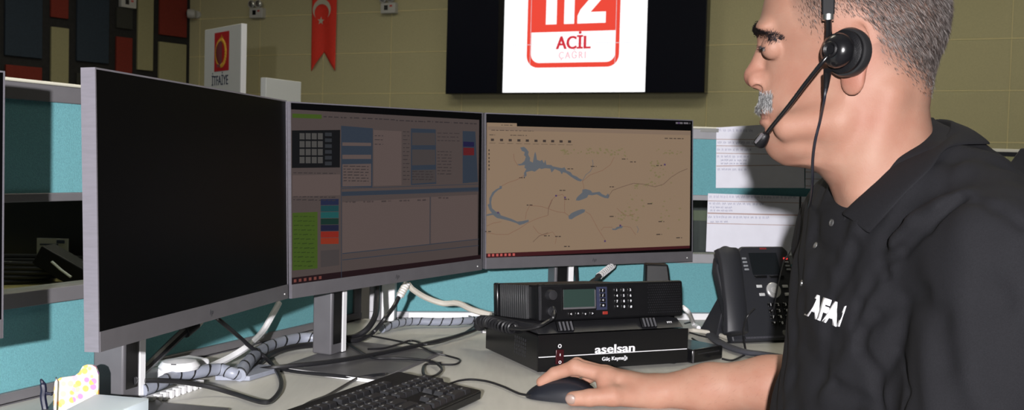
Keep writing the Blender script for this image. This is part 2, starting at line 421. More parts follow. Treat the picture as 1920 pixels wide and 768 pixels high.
def on_left(px, py):
    u, z = lw_uz(px, py); return lambda a, dz_, d: corner + LWd * (u - a) + Z * (z + dz_) + LWn * (d + 0.001)
emlight(on_back(486.5, 35), 'white twin-head emergency light on the beige wall left of the red banner')
emlight(on_back(733, 26.5), 'white twin-head emergency light on the beige wall right of the red banner')
emlight(on_left(236, 15.5), 'white emergency light on the dark panelled wall above a charcoal panel')
# dome camera near the corner
u, z = wall_uz(370, 28)
t = thing('security_camera', wp(u, z, 0), 'small white security camera with dark lens beside the room corner', 'security camera')
ax = (BWn * 0.5 - BWd * 0.86).normalized()
mb = MB(); mb.lathe(wp(u + 0.02, z, 0.0), BWn, [(0, 0.06), (0.04, 0.06), (0.05, 0.05)], n=28); build('mount', mb, M_eml, t)
mb = MB(); mb.lathe(wp(u + 0.05, z, 0.09), ax, [(0, 0.03), (0.015, 0.062), (0.05, 0.072), (0.11, 0.072), (0.125, 0.062)], n=28); hd = build('camera_head', mb, M_eml, t)
mb = MB(); mb.lathe(wp(u + 0.05, z, 0.09) + ax * 0.118, ax, [(0, 0.055), (0.012, 0.05), (0.03, 0.03), (0.036, 0.01)], n=24); build('lens', mb, M_gloss, hd)

# sign boards far across the room, each on its own post
M_sign = mat('sign_white', (0.55, 0.57, 0.56), rough=0.6); M_edge = mat('sign_edge', (0.75, 0.76, 0.8), rough=0.4)
def signboard(pTL, pTR, YL, YR, hgt, label, name='sign_board'):
    A = ony(*pTL, YL); B = ony(*pTR, YR); zt_ = (A.z + B.z) / 2; A.z = B.z = 0
    d = (B - A).normalized(); n_ = Vector((d.y, -d.x, 0)); w = (B - A).length
    t = thing(name, (A + B) / 2, label, 'sign')
    mb = MB(); mb.prism(rect(0, w, zt_ - hgt, zt_), A, d, Z, -0.04, 0.0); build('board', mb, [M_sign], t, bevel=0.003)
    mb = MB(); mb.cyl(A + d * w / 2 - n_ * 0.02 + Z * 0.02, A + d * w / 2 - n_ * 0.02 + Z * (zt_ - hgt), 0.025); build('post', mb, M_silver, t)
    mb = MB(); mb.cyl(A + d * w / 2 - n_ * 0.02, A + d * w / 2 - n_ * 0.02 + Z * 0.02, 0.2, n=40); build('base', mb, M_silver, t)
    return t, A, d, zt_, w, n_
t, A, d, zt_, w, n_ = signboard((384, 56), (452, 44), 7.2, 6.8, 0.62, 'white fire brigade sign with a red and gold emblem standing across the room', 'service_sign')
mb = MB(); mb.prism(rect(w + 0.0005, w + 0.006, zt_ - 0.62, zt_), A, d, Z, -0.04, 0.0); build('edge_strip', mb, M_edge, t)
def sp(px, py):
    p = onplane(px, py, A, n_); return (p - A).dot(d), p.z
def so(u, z, dd=0.001): return A + d * u + Z * z + n_ * dd
sg = 1.0 if d.cross(Z).dot(n_) > 0 else -1.0
a, z1 = sp(403, 62); b, z0 = sp(429, 132); z1 = (z1 + sp(429, 58)[1]) / 2; z0 = (z0 + sp(402, 134)[1]) / 2
mb = MB(); mb.prism(rect(a, b, z0, z1), A, d, Z, 0.0005 * sg, 0.002 * sg); build('emblem_field', mb, mat('emblem_red', (0.42, 0.01, 0.015), rough=0.5), t, smooth=False)
mb = MB(); cu_, cz_ = (a + b) / 2, (z0 + z1) / 2 - 0.01
for k in range(26):
    th = R_(-70 - 0) + 0; ang = PI * 1.5 + (k / 25 - 0.5) * 2 * R_(165)
    cx, cz = cu_ + (b - a) * 0.33 * math.cos(ang), cz_ + (z1 - z0) * 0.33 * math.sin(ang)
    mb.sphere(so(cx, cz, 0.003), 0.012, 8, 6, sc=(1, 0.3, 1.2))
mb.prism([(cu_ + (0.03 if q % 2 == 0 else 0.012) * math.sin(PI * q / 5), z1 - 0.045 + (0.03 if q % 2 == 0 else 0.012) * math.cos(PI * q / 5)) for q in range(10)], A, d, Z, 0.001 * sg, 0.003 * sg)
build('emblem_wreath', mb, mat('gold', (0.6, 0.33, 0.03), rough=0.4, metal=0.3), t)
mb = MB(); mb.sphere(so(cu_, cz_, 0.002), 0.05, 16, 10, sc=(0.8, 0.1, 1.7)); mb.box(so(cu_, z0 + 0.035, 0.002), (0.06, 0.004, 0.02))
build('emblem_centre', mb, mat('emblem_dark', (0.1, 0.012, 0.012)), t)
c = sp(412.5, 151.5); mb = MB(); text_on(mb, 'İTFAİYE', so(c[0], c[1], 0.002), d, Z, 0.095, bold=0.0, fat=0.0012, width=sp(428, 151)[0] - sp(397.5, 151)[0]); build('lettering', mb, M_ink, t, smooth=False)
t, A, d, zt_, w, n_ = signboard((499, 145), (565, 153.5), 5.4, 5.64, 0.4, 'small blank grey-white board seen just above the middle monitor', 'blank_board')

# ceiling light troffers
M_tube = mat('light_diffuser', (0.8, 0.8, 0.8), emit=(1.0, 0.93, 0.74)); M_tube.node_tree.nodes['Principled BSDF'].inputs['Emission Strength'].default_value = 15.0
for k, (x, y) in enumerate([(-5, 11.5), (-1.5, 11.0), (2, 10.0), (5, 9.0), (-4.5, 7.5), (-1, 6.5), (2.5, 6.0), (-1.2, 3.0), (1.6, 3.0)]):
    t = thing('ceiling_light', (x, y, CEIL - 0.06), 'recessed ceiling light panel above the room', 'ceiling light', 'ceiling light panels')
    mb = MB(); mb.b2((x - 0.62, y - 0.32, CEIL - 0.05), (x + 0.62, y + 0.32, CEIL - 0.001)); build('frame', mb, M_white, t)
    mb = MB(); mb.b2((x - 0.58, y - 0.28, CEIL - 0.056), (x + 0.58, y + 0.28, CEIL - 0.0505)); build('diffuser', mb, M_tube, t)

# ================================================================== DESK AND PARTITIONS
M_desk = mat('desk_laminate', (0.55, 0.54, 0.50), rough=0.5, noise=0.04, scale=12, stretch=(8, 1, 1))
M_teal = mat('teal_fabric', (0.12, 0.315, 0.35), rough=0.9, noise=0.12, scale=400, bump=0.35, bscale=700)
M_frame2 = mat('partition_frame_pale', (0.34, 0.34, 0.36), rough=0.4, metal=0.2, noise=0.04)
M_frame = mat('partition_frame', (0.16, 0.155, 0.165), rough=0.4, metal=0.2, noise=0.04)
M_cap = mat('partition_cap', (0.62, 0.6, 0.5), rough=0.35)
PC = Vector((-0.247, 2.35, 0)); LD = Vector((-0.393, -0.9195, 0)).normalized()
PL0 = Vector((-0.405, 2.177, 0))   # a point on the left screen's room face
RD = Vector((0.7258, 0.11, 0)).normalized(); RN = Vector((RD.y, -RD.x, 0))
LN = Vector((0.9195, -0.393, 0))
# where the two faces meet
def isect(p, d, q, e):
    den = d.x * e.y - d.y * e.x; s = ((q.x - p.x) * e.y - (q.y - p.y) * e.x) / den; return p + d * s
PJ = isect(PL0, LD, PC, RD)
desk_poly = [(-1.45, 0.25), (-0.75, 0.62), (-0.10, 0.92), (0.20, 1.02), (0.262, 1.36), (0.40, 1.56), (0.78, 1.66)]
pr = PC + RD * 1.08
desk_poly += [(pr.x, pr.y - 0.002)] ; pj = PJ + Vector((0.002, -0.004, 0)); desk_poly += [(pj.x, pj.y)]
pl = PJ + LD * 2.15; desk_poly += [(pl.x + 0.003, pl.y)]
dk = thing('desk', (0, 1.5, 0), 'wide grey laminate corner desk in front of the teal partition screens', 'desk')
mb = MB(); mb.prism(desk_poly, (0, 0, 0), (1, 0, 0), (0, 1, 0), 0.715, 0.74); build('desktop', mb, M_desk, dk, bevel=0.002)
for (x, y) in ((-0.72, 0.8), (0.68, 1.75), (0.1, 1.15), (-0.35, 1.9)):
    mb = MB(); mb.b2((x - 0.03, y - 0.03, 0), (x + 0.03, y + 0.03, 0.715)); build('leg', mb, M_silver, dk, bevel=0.003)
def screen(name, P, D, N, L, label, seam=(), M_frame=M_frame):
    """partition screen: frame rails, posts, two fabric panels and a glazed slot"""
    t = thing(name, P + D * L / 2, label, 'partition screen')
    th = 0.045
    s = 1.0 if D.cross(Z).dot(N) > 0 else -1.0
    def slab(mb, a, b, z0, z1, f, bk, mi=0): mb.prism(rect(a, b, z0, z1), P, D, Z, f * s, bk * s, mi)
    mb = MB(); slab(mb, 0, L, 1.178, 1.203, 0.0, -th); slab(mb, 0, L, 1.030, 1.043, 0.002, -th); slab(mb, 0, L, 0.877, 0.900, 0.002, -th); slab(mb, 0, L, 0.742, 0.757, 0.003, -th)
    build('rail', mb, M_frame, t, bevel=0.0015)
    mb = MB(); slab(mb, 0, L, 1.203, 1.208, 0.004, -th - 0.004); build('top_cap', mb, M_cap, t, bevel=0.002)
    for (a, b) in ([(0, 0.03)] + [(x, x + 0.03) for x in seam] + [(L - 0.03, L)]):
        mb = MB(); slab(mb, a, b, 0.0, 1.2025, 0.001, -th - 0.001); build('post', mb, M_frame, t, bevel=0.0015)
    for z0, z1 in ((0.757, 0.877), (1.043, 1.178)):
        mb = MB(); slab(mb, 0.03, L - 0.03, z0, z1, -0.004, -th + 0.004); build('fabric_panel', mb, M_teal, t, smooth=False)
    mb = MB(); slab(mb, 0.03, L - 0.03, 0.05, 0.742, -0.01, -th + 0.01); build('lower_panel', mb, M_frame, t, smooth=False)
    mb = MB(); slab(mb, 0.03, L - 0.03, 0.900, 1.030, -0.018, -0.023); build('glass_pane', mb, M_glass, t, smooth=False)
    return t
M_glass = bpy.data.materials.new('clear_glass'); M_glass.use_nodes = True
_nt = M_glass.node_tree; _tr = _nt.nodes.new('ShaderNodeBsdfTransparent'); _gl = _nt.nodes.new('ShaderNodeBsdfGlossy'); _gl.inputs['Roughness'].default_value = 0.03; _mx = _nt.nodes.new('ShaderNodeMixShader'); _mx.inputs[0].default_value = 0.05; _tr.inputs[0].default_value = (0.93, 0.97, 0.95, 1); _nt.links.new(_tr.outputs[0], _mx.inputs[1]); _nt.links.new(_gl.outputs[0], _mx.inputs[2]); _nt.links.new(_mx.outputs[0], _nt.nodes['Material Output'].inputs[0])
_b = M_glass.node_tree.nodes['Principled BSDF']; _b.inputs['Base Color'].default_value = (0.92, 0.96, 0.94, 1); _b.inputs['Roughness'].default_value = 0.02; _b.inputs['Transmission Weight'].default_value = 1.0; _b.inputs['IOR'].default_value = 1.1
screen('partition_screen', PJ + LD * 0.012, LD, LN, 2.2, 'teal fabric partition screen with a glazed slot, running behind the left monitor')
screen('partition_screen', PJ + RD * 0.012, RD, RN, 1.16, 'teal fabric partition screen with taped papers behind the right monitor and desk phone', M_frame=M_frame2)
# corner post
cp = thing('corner_post', PJ, 'white aluminium post where the two teal partition screens meet', 'post')
q = ony(727, 600, 2.30); q.z = 0
mb = MB(); mb.b2((q.x - 0.014, q.y - 0.012, 0.742), (q.x + 0.016, q.y + 0.03, 1.2)); build('front_profile', mb, M_white, cp, bevel=0.002)
mb = MB(); mb.b2((q.x - 0.034, q.y + 0.0, 0.742), (q.x - 0.016, q.y + 0.03, 1.2)); 
for k in range(2): mb.b2((q.x - 0.030 + 0.009 * k, q.y - 0.004, 0.742), (q.x - 0.027 + 0.009 * k, q.y + 0.0, 1.2))
build('groove_profile', mb, M_frame, cp, bevel=0.001)
# desk-level white strip
mb = MB(); a = PC + RD * 0.012; mb.prism(rect(0.0, 0.98, 0.7405, 0.756), a, RD, Z, 0.003 * 1, 0.012 * 1)
if RD.cross(Z).dot(RN) < 0:
    mb = MB(); mb.prism(rect(0.0, 0.98, 0.7405, 0.756), a, RD, Z, -0.012, -0.003)
prop(build('edge_strip', mb, M_white, bevel=0.001), 'white plastic strip along the desk at the foot of the right-hand teal screen', 'edge strip')

# neighbouring workplaces seen through the glazed slots and beyond
M_tan = mat('tan_desk', (0.30, 0.26, 0.10), rough=0.5, noise=0.08)
mb = MB(); mb.b2((-3.0, 2.5, 0.715), (-0.95, 3.7, 0.74)); nd = thing('desk', (-2, 3.1, 0), 'tan desk of the next workplace seen through the glazed slot at left', 'desk')
build('desktop', mb, M_tan, nd, bevel=0.002)
for (x, y) in ((-2.9, 2.6), (-1.05, 2.6), (-2.9, 3.6), (-1.05, 3.6)):
    mb = MB(); mb.b2((x - 0.03, y - 0.03, 0), (x + 0.03, y + 0.03, 0.715)); build('leg', mb, M_silver, nd)
pc = thing('computer_case', (-1.5, 3.4, 0.74), 'black computer case with a white sticker behind the glazed slot at left', 'computer')
mb = MB(); mb.b2((-2.2, 3.2, 0.74), (-0.98, 3.6, 1.14)); build('case', mb, M_gloss, pc, bevel=0.006)
a = ony(68, 452, 3.19); b = ony(126, 470, 3.19)
mb = MB(); mb.b2((a.x, 3.194, b.z - 0.015), (b.x, 3.1995, a.z + 0.01)); build('sticker', mb, mat('sticker', (0.4, 0.41, 0.4)), pc)
mb = MB(); mb.b2((a.x + 0.01, 3.1925, a.z - 0.012), (b.x - 0.03, 3.1938, a.z - 0.007)); mb.b2((b.x - 0.035, 3.1925, a.z - 0.005), (b.x - 0.01, 3.1938, a.z + 0.005)); mb.b2((a.x + 0.01, 3.1925, b.z + 0.0), (b.x - 0.05, 3.1938, b.z + 0.004)); build('sticker_print', mb, M_ink, pc)
mb = MB()
for k in range(5):
    cx, cy = -1.47 + 0.02 * k, 2.86 + 0.01 * k
    mb.tube([Vector((cx + (0.17 + 0.01 * k) * math.cos(t), cy + 0.11 * math.sin(t), 0.748 + 0.012 * k)) for t in [2 * PI * i / 40 for i in range(41)]], 0.007, 8)
prop(build('cable_coil', mb, M_rubber), 'coil of black cable lying on the tan desk behind the left glazed slot', 'cable')
t = thing('power_adapter', (-1.28, 2.86, 0.74), 'black plug adapter with a pale strap lying beside the cable coil behind the glass', 'adapter')
mb = MB(); mb.box((-1.24, 2.83, 0.785), (0.16, 0.08, 0.06), Matrix.Rotation(0.5, 3, 'Y')); mb.box((-1.15, 2.86, 0.78), (0.1, 0.06, 0.05), Matrix.Rotation(-0.6, 3, 'Y')); build('body', mb, M_black, t, bevel=0.005)
A1 = ony(97, 490, 2.75); B1 = ony(133, 519, 2.75); mb = MB(); mb.tube([A1, (A1 + B1) / 2 + Vector((0, 0, -0.002)), B1], 0.006, 8, flat=0.5); build('strap', mb, M_sign, t)

# dark equipment behind the right slot
t = thing('computer_case', (0.7, 3.1, 0.0), 'dark equipment case behind the glazed slot right of the map monitor', 'computer')
mb = MB(); mb.b2((0.35, 3.0, 0.0), (1.15, 3.4, 1.06)); build('case', mb, M_dark, t, bevel=0.006)
mb = MB(); mb.b2((0.36, 2.994, 0.955), (1.14, 2.9995, 0.985)); build('trim_strip', mb, mat('olive_strip', (0.12, 0.13, 0.08)), t)
# far low partition at the right with chairs beyond
FP = ony(1760, 279, 3.9); FP.z = 0
t = thing('partition_screen', FP + Vector((1, 0, 0)), 'far low partition with a pale cap, seen above the seated man\'s shoulder', 'partition screen')
zc = ony(1850, 278, 3.9).z
mb = MB(); mb.b2((FP.x - 0.4, 3.9, zc - 0.012), (FP.x + 1.6, 3.95, zc)); build('top_cap', mb, M_cap, t, bevel=0.002)
mb = MB(); mb.b2((FP.x - 0.4, 3.905, zc - 0.028), (FP.x + 1.6, 3.945, zc - 0.012)); build('rail', mb, M_dark, t)
mb = MB(); mb.b2((FP.x - 0.4, 3.905, 0.0), (FP.x + 1.6, 3.945, 0.98)); build('fabric_panel', mb, M_wall, t, smooth=False)
for x in (FP.x - 0.4, FP.x + 0.6, FP.x + 1.57):
    mb = MB(); mb.b2((x, 3.903, 0.0), (x + 0.03, 3.947, zc - 0.012)); build('post', mb, M_frame, t)
mb = MB(); mb.b2((FP.x - 0.37, 3.92, 0.98), (FP.x + 1.57, 3.925, zc - 0.028)); build('glass_pane', mb, M_glass, t, smooth=False)

# ================================================================== OFFICE CHAIRS
M_chair = mat('chair_black', (0.012, 0.012, 0.013), rough=0.5, noise=0.2, bump=0.2)
def chair(base, yaw, topz, label):
    """yaw: direction the sitter faces, 0 = -X"""
    t = thing('office_chair', Matrix.Translation(Vector(base)) @ Matrix.Rotation(yaw, 4, 'Z'), label, 'office chair')
    def part(nm, mb, **k): return build(nm, mb, M_chair, t, world=False, **k)
    mb = MB(); mb.sphere((0, 0, 0.45), 0.25, 28, 12, sc=(1, 1, 0.2)); part('seat', mb)
    mb = MB(); NXb, NZb = 14, 18; vs = []
    for sgn in (0, 1):
        for j in range(NZb + 1):
            tz = j / NZb; z = 0.55 + (topz - 0.55) * tz
            hw = 0.225 * (1 - max(0, (tz - 0.72) / 0.28) ** 2.6 * 0.4) * (0.85 + 0.15 * min(1, tz * 3))
            for i in range(NXb + 1):
                s_ = i / NXb * 2 - 1
                vs.append((0.25 + 0.05 * tz - 0.05 * s_ * s_ + sgn * 0.05 * (1 - s_ ** 4 * 0.8) , s_ * hw, z))
    W1 = NXb + 1; off = W1 * (NZb + 1)
    fs = []
    for sgn in (0, 1):
        for j in range(NZb):
            for i in range(NXb):
                k = sgn * off + j * W1 + i; fs.append((k, k + 1, k + W1 + 1, k + W1))
    for i in range(NXb):
        fs.append((i, i + 1, off + i + 1, off + i)); k = NZb * W1 + i; fs.append((k, k + 1, off + k + 1, off + k))
    for j in range(NZb):
        k = j * W1; fs.append((k, k + W1, off + k + W1, off + k)); k += NXb; fs.append((k, k + W1, off + k + W1, off + k))
    mb.add(vs, fs); part('backrest', mb, bevel=0.01)
    mb = MB(); mb.tube([(0.1, 0, 0.42), (0.28, 0, 0.44), (0.31, 0, 0.6)], 0.025, 10); part('back_support', mb)
    mb = MB(); mb.cyl((0, 0, 0.1), (0, 0, 0.42), 0.03); part('gas_column', mb)
    for k in range(5):
        a = 2 * PI * k / 5; mb = MB(); mb.tube([(0, 0, 0.11), (0.3 * math.cos(a), 0.3 * math.sin(a), 0.075)], [0.03, 0.018], 8); lg = part('leg', mb)
        mb = MB(); mb.sphere((0.3 * math.cos(a), 0.3 * math.sin(a), 0.03), 0.03, 12, 8); build('caster', mb, M_chair, lg, world=False)
    return t
chair((0.42, 1.21, 0), 0.0, 1.142, 'black office chair whose rounded backrest rises behind the seated man at the right edge')
chair((2.45, 5.3, 0), 2.0, 1.19, 'black office chair beyond the far low partition at right')
# ================================================================== MONITORS
MW, MH = 0.539, 0.335
M_scr = mat('dark_screen', (0.0022, 0.0022, 0.0025), rough=0.3, spec=0.06)
CHIN = 0.024
POSES = {'L': ((-0.434, 1.453, 1.035), 78.62, -1.65, 0.2), 'M': ((-0.22, 1.938, 1.039), 54.56, -0.34, -1.36), 'R': ((0.185, 2.288, 1.05), 25.5, -1.71, -0.79)}
def hp_logo(mb, x, z, r, y):
    # slanted two-letter mark
    text_on(mb, 'hp', (x, y, z), (1, 0, 0), (0, 0, 1), r * 2.0, bold=0.012, thick=0.0004, shear=0.35)
def monitor(pose, label, on):
    (p, yaw, tilt, roll) = pose
    M = frameM(p, R_(yaw), R_(tilt), R_(roll))
    t = thing('monitor', M, label, 'monitor', 'widescreen monitors in an arc on the desk')
    w, h = MW / 2, MH / 2
    def L(mb, lo, hi): return mb.b2(lo, hi)
    mb = MB(); mb.b2((-w + 0.003, 0.0042, -h + 0.001), (w - 0.003, 0.022, h - 0.003)); mb.b2((-0.15, 0.02, -0.11), (0.15, 0.040, 0.11))
    build('housing', mb, M_dark, t, world=False, bevel=0.003)
    mb = MB()   # thin silver edge band, chin included
    mb.b2((-w, 0, -h), (-w + 0.0022, 0.019, h)); mb.b2((w - 0.0022, 0, -h), (w, 0.019, h)); mb.b2((-w + 0.0022, 0, h - 0.0022), (w - 0.0022, 0.019, h))
    build('edge_frame', mb, M_alu, t, world=False, smooth=False)
    mb = MB(); mb.b2((-w + 0.0022, -0.0008, -h), (w - 0.0022, 0.019, -h + CHIN)); build('chin', mb, M_silver, t, world=False, smooth=False)
    mb = MB(); hp_logo(mb, 0, -h + CHIN / 2, 0.0055, -0.0012); build('logo', mb, mat('logo_grey', (0.05, 0.05, 0.055), rough=0.3), t, world=False, smooth=False)
    mb = MB(); mb.cyl((w - 0.017, -0.0008, -h + 0.009), (w - 0.017, -0.0016, -h + 0.009), 0.0013, n=12); build('power_light', mb, mat('led_white', (0.8, 0.8, 0.8), emit=(0.12, 0.12, 0.12)), t, world=False)
    mb = MB(); mb.b2((-w + 0.0022, 0.0006, -h + CHIN), (w - 0.0022, 0.0042, h - 0.0022)); build('screen', mb, M_scr, t, world=False, smooth=False)
    return t
def stand(t, cpos, cyaw, ztop, bpoly=None, bM=None, cw=0.05, cdp=0.041):
    """column with a cable slot and a thin base plate, all in world coordinates"""
    c = Vector(cpos); n = Vector((math.sin(cyaw), -math.cos(cyaw), 0)); s = Vector((math.cos(cyaw), math.sin(cyaw), 0))
    rot = Matrix((s, -n, Z)).transposed()
    zb = c.z
    mb = MB(); mb.box((c.x, c.y, (zb + ztop) / 2), (cw, cdp, ztop - zb), rot); 
    col = build('stand_column', mb, M_stand, t, bevel=0.003)
    f = Vector((c.x, c.y, 0)) + n * (cdp / 2)
    mb = MB(); mb.box(f + s * (-cw * 0.12) + Z * ((zb + ztop) / 2 + 0.004), (cw * 0.5, 0.0016, ztop - zb - 0.03), rot); build('cable_slot', mb, M_gloss, col)
    mb = MB(); mb.box(f + s * (cw * 0.33) + n * 0.0004 + Z * ((zb + ztop) / 2), (cw * 0.26, 0.003, ztop - zb - 0.002), rot); build('flash_lit_edge', mb, M_white, col, bevel=0.001)  # white strip paints in the column edge lit by the flash
    if bpoly:
        mb = MB(); mb.prism(bpoly, (0, 0, 0), (1, 0, 0), (0, 1, 0), 0.7405, 0.7465); bs_ = build('stand_base', mb, M_stand, t, bevel=0.0012)
        a = Vector((*bpoly[0], 0)); b = Vector((*bpoly[1], 0)); e = (b - a).normalized(); n2 = Vector((e.y, -e.x, 0))
        mb = MB(); mb.prism([(0.004, 0.7408), ((b - a).length - 0.004, 0.7408), ((b - a).length - 0.004, 0.7462), (0.004, 0.7462)], a + n2 * 0.0003, e, Z, -0.0012, 0.0012); build('base_edge_strip', mb, M_white, bs_, smooth=False)  # white strip along one side of the base plate
mL = monitor(POSES['L'], 'nearest monitor with a black screen and silver edge, left of the two lit ones', 0)
mM = monitor(POSES['M'], 'middle monitor showing a dim emergency call form with green and blue blocks', 1)
mR = monitor(POSES['R'], 'monitor at right showing a tan road map with grey-blue lakes', 2)
# middle stand
stand(mM, (-0.333, 1.873, 0.7465), R_(66), 0.99, [(-0.395, 1.728), (-0.213, 1.643), (-0.124, 1.915), (-0.306, 2.0)])
mb = MB(); mb.b2((-0.15, 0.040, -0.075), (0.03, 0.056, -0.035)); build('arm', mb, M_dark, mM, world=False, bevel=0.004)
# left stand
stand(mL, (-0.567, 1.47, 0.7465), R_(72), 0.99, [(-0.66, 1.28), (-0.43, 1.22), (-0.395, 1.43), (-0.50, 1.455), (-0.53, 1.50), (-0.63, 1.52)], cw=0.05, cdp=0.052)
mb = MB(); mb.box((-0.52, 1.465, 0.985), (0.13, 0.05, 0.03)); build('arm', mb, M_dark, mL, bevel=0.004)
# right stand
stand(mR, (0.118, 2.355, 0.7465), R_(22), 1.0, [(-0.06, 2.17), (0.16, 2.26), (0.22, 2.40), (0.0, 2.36)], cw=0.05, cdp=0.04)
mb = MB(); mb.box((0.15, 2.335, 0.99), (0.08, 0.04, 0.03)); build('arm', mb, M_dark, mR, bevel=0.003)
# monitor of the next seat, its edge just enters at the left border
e = Vector((-0.637, 1.27, 0)); yw = R_(64); c = e - Vector((math.cos(yw), math.sin(yw), 0)) * MW / 2
m0 = monitor(((c.x, c.y, 1.035), 64, 0, 0), 'monitor cut off by the left border, only its silver edge showing', 0)
stand(m0, (c.x - 0.10, c.y + 0.03, 0.7465), R_(64), 0.97, [(c.x - 0.2, c.y - 0.09), (c.x - 0.02, c.y - 0.14), (c.x + 0.06, c.y + 0.08), (c.x - 0.14, c.y + 0.15)])
mb = MB(); mb.box((c.x - 0.06, c.y + 0.02, 0.97), (0.08, 0.05, 0.03)); build('arm', mb, M_dark, m0)

# display contents: measured on the photograph, laid on the screen plane
def Spt(t, px, py):
    M = t.matrix_basis; o = M.translation; n = (M.to_3x3() @ Vector((0, -1, 0)))
    p = M.inverted() @ onplane(px, py, o, n); return p.x, p.z
class Display:
    def __init__(s, t): s.t = t; s.all = MB(); s.mats = []
    def y(s, k): return 0.0005 - 0.00022 * k
    def poly(s, mb, pts, k):
        y = s.y(k); o = [(p[0], y, p[1]) for p in pts]; mb.add(o, [tuple(range(len(o)))])
    def rect(s, mb, a, b, k):   # two opposite corners in photo pixels
        p = Spt(s.t, *a); q = Spt(s.t, *b); x0, x1 = sorted((p[0], q[0])); z0, z1 = sorted((p[1], q[1]))
        s.poly(mb, [(x0, z0), (x1, z0), (x1, z1), (x0, z1)], k)
    def quad(s, mb, pts, k): s.poly(mb, [Spt(s.t, *p) for p in pts], k)
    def line(s, mb, pts, wd, k):
        P = [Vector((*Spt(s.t, *p), 0)) for p in pts]; y = s.y(k); vs = []
        for i, p in enumerate(P):
            tt = (P[min(i + 1, len(P) - 1)] - P[max(i - 1, 0)]).normalized(); nn = Vector((-tt.y, tt.x, 0)) * wd / 2
            vs += [(p.x + nn.x, y, p.y + nn.y), (p.x - nn.x, y, p.y - nn.y)]
        mb.add(vs, [(2 * i, 2 * i + 1, 2 * i + 3, 2 * i + 2) for i in range(len(P) - 1)])
    def put(s, name, mb, m): 
        if m not in s.mats: s.mats.append(m)
        s.all.add(mb.v, mb.f, s.mats.index(m))
    def finish(s): return build('screen_picture', s.all, s.mats, s.t, world=False, smooth=False)
# ---- right: map
D = Display(mR)
def c6(x, y): return (890 + x / 2.4, 190 + y / 2.4)
mb = MB(); D.quad(mb, [c6(55, 95), c6(190, 98), c6(190, 112), c6(972, 132), c6(968, 648), c6(52, 684)], 1)
D.put('map_display', mb, glow('map_tan', (141, 119, 98)))
mb = MB(); D.quad(mb, [c6(52, 684), c6(968, 648), c6(968, 660), c6(52, 704)], 1); D.put('task_bar', mb, glow('task_bar', (62, 22, 26)))
mb = MB(); D.quad(mb, [c6(60, 112), c6(972, 134), c6(972, 152), c6(60, 128)], 2); D.put('tool_bar', mb, glow('map_bar', (130, 110, 94)))
mb = MB()
for i, x in enumerate((60, 78, 97, 115, 134, 152, 171)): D.rect(mb, c6(x, 686 - i * 0.5), c6(x + 10, 697 - i * 0.5), 2)
D.put('task_icons', mb, glow('icons_red', (190, 90, 85)))
mb = MB()
for i, x in enumerate((80, 121, 160, 199, 237, 276, 314, 351, 389, 427)):
    yy = 173 + i * 0.9; D.rect(mb, c6(x - 7, yy - 6), c6(x + 7, yy + 5), 2); D.rect(mb, c6(x - 14, yy + 13), c6(x + 14, yy + 15), 2)
def dashes(mb, x0, x1, y, hgt, k, dens=0.75, fn=c6, slope=0.02):
    rr = random.Random(int(x0 * 7 + y)); x = x0
    while x < x1:
        l = rr.uniform(6, 22)
        D.rect(mb, fn(x, y + (x - x0) * slope - hgt / 2), fn(min(x + l, x1), y + (x - x0) * slope + hgt / 2), k); x += l + rr.uniform(3, 7)
dashes(mb, 75, 265, 129, 4, 2); dashes(mb, 66, 92, 150, 3, 2); dashes(mb, 160, 235, 152, 3, 2); dashes(mb, 855, 940, 166, 4, 2); dashes(mb, 120, 175, 106, 3, 2)
for (x, y) in ((213, 343), (395, 400), (415, 440), (535, 292), (675, 259), (712, 272), (620, 384), (830, 288), (247, 466), (325, 604), (375, 607), (620, 517), (830, 598), (920, 613), (415, 652), (60, 585), (430, 303), (790, 460), (840, 540)): dashes(mb, x - 13, x + 13, y, 4, 3, slope=0)
for y in (215, 232, 250, 266, 283, 300): D.rect(mb, c6(62, y), c6(67, y + 9), 3)
D.put('map_text', mb, glow('map_text', (62, 52, 48)))
lakes = [
 [(205, 207), (222, 204), (232, 212), (243, 226), (241, 240), (250, 255), (248, 268), (262, 275), (268, 240), (272, 226), (277, 240), (280, 262), (295, 268), (303, 262), (312, 278), (318, 262), (323, 285), (345, 286), (352, 292), (392, 300), (405, 296), (412, 310), (432, 318), (440, 330), (460, 338), (470, 346), (484, 352), (478, 360), (462, 356), (448, 348), (430, 336), (412, 322), (398, 318), (392, 328), (384, 314), (360, 304), (346, 320), (340, 302), (318, 300), (300, 304), (292, 300), (270, 316), (258, 312), (246, 314), (232, 318), (234, 334), (222, 342), (222, 322), (232, 304), (224, 298), (226, 286), (200, 288), (192, 282), (210, 280), (224, 268), (230, 250), (222, 240), (226, 228), (212, 222)],
 [(485, 396), (500, 394), (522, 400), (530, 410), (562, 406), (572, 416), (590, 424), (600, 414), (607, 424), (602, 436), (585, 434), (566, 426), (550, 418), (528, 422), (512, 420), (506, 432), (492, 438), (470, 446), (455, 445), (460, 432), (472, 420), (484, 410)],
 [(422, 515), (436, 502), (462, 490), (484, 484), (498, 487), (494, 498), (476, 507), (454, 518), (436, 530), (424, 528)],
 [(112, 380), (123, 380), (122, 392), (106, 398), (90, 412), (78, 432), (74, 455), (78, 480), (94, 494), (112, 500), (118, 512), (142, 520), (166, 528), (192, 540), (214, 538), (242, 532), (244, 540), (222, 550), (202, 556), (190, 548), (160, 538), (128, 530), (100, 524), (82, 510), (54, 515), (54, 508), (78, 502), (66, 486), (58, 464), (66, 460), (66, 436), (80, 408), (98, 394), (112, 388)],
 [(617, 572), (632, 572), (640, 564), (652, 562), (664, 560), (655, 554), (668, 562), (662, 570), (648, 572), (636, 578), (622, 578)]]
mb = MB()
for L_ in lakes: D.quad(mb, [c6(*p) for p in L_], 2)
D.line(mb, [c6(x, y) for x, y in ((530, 262), (533, 280), (528, 300), (520, 315), (500, 330), (492, 345), (484, 356))], 0.0012, 2)
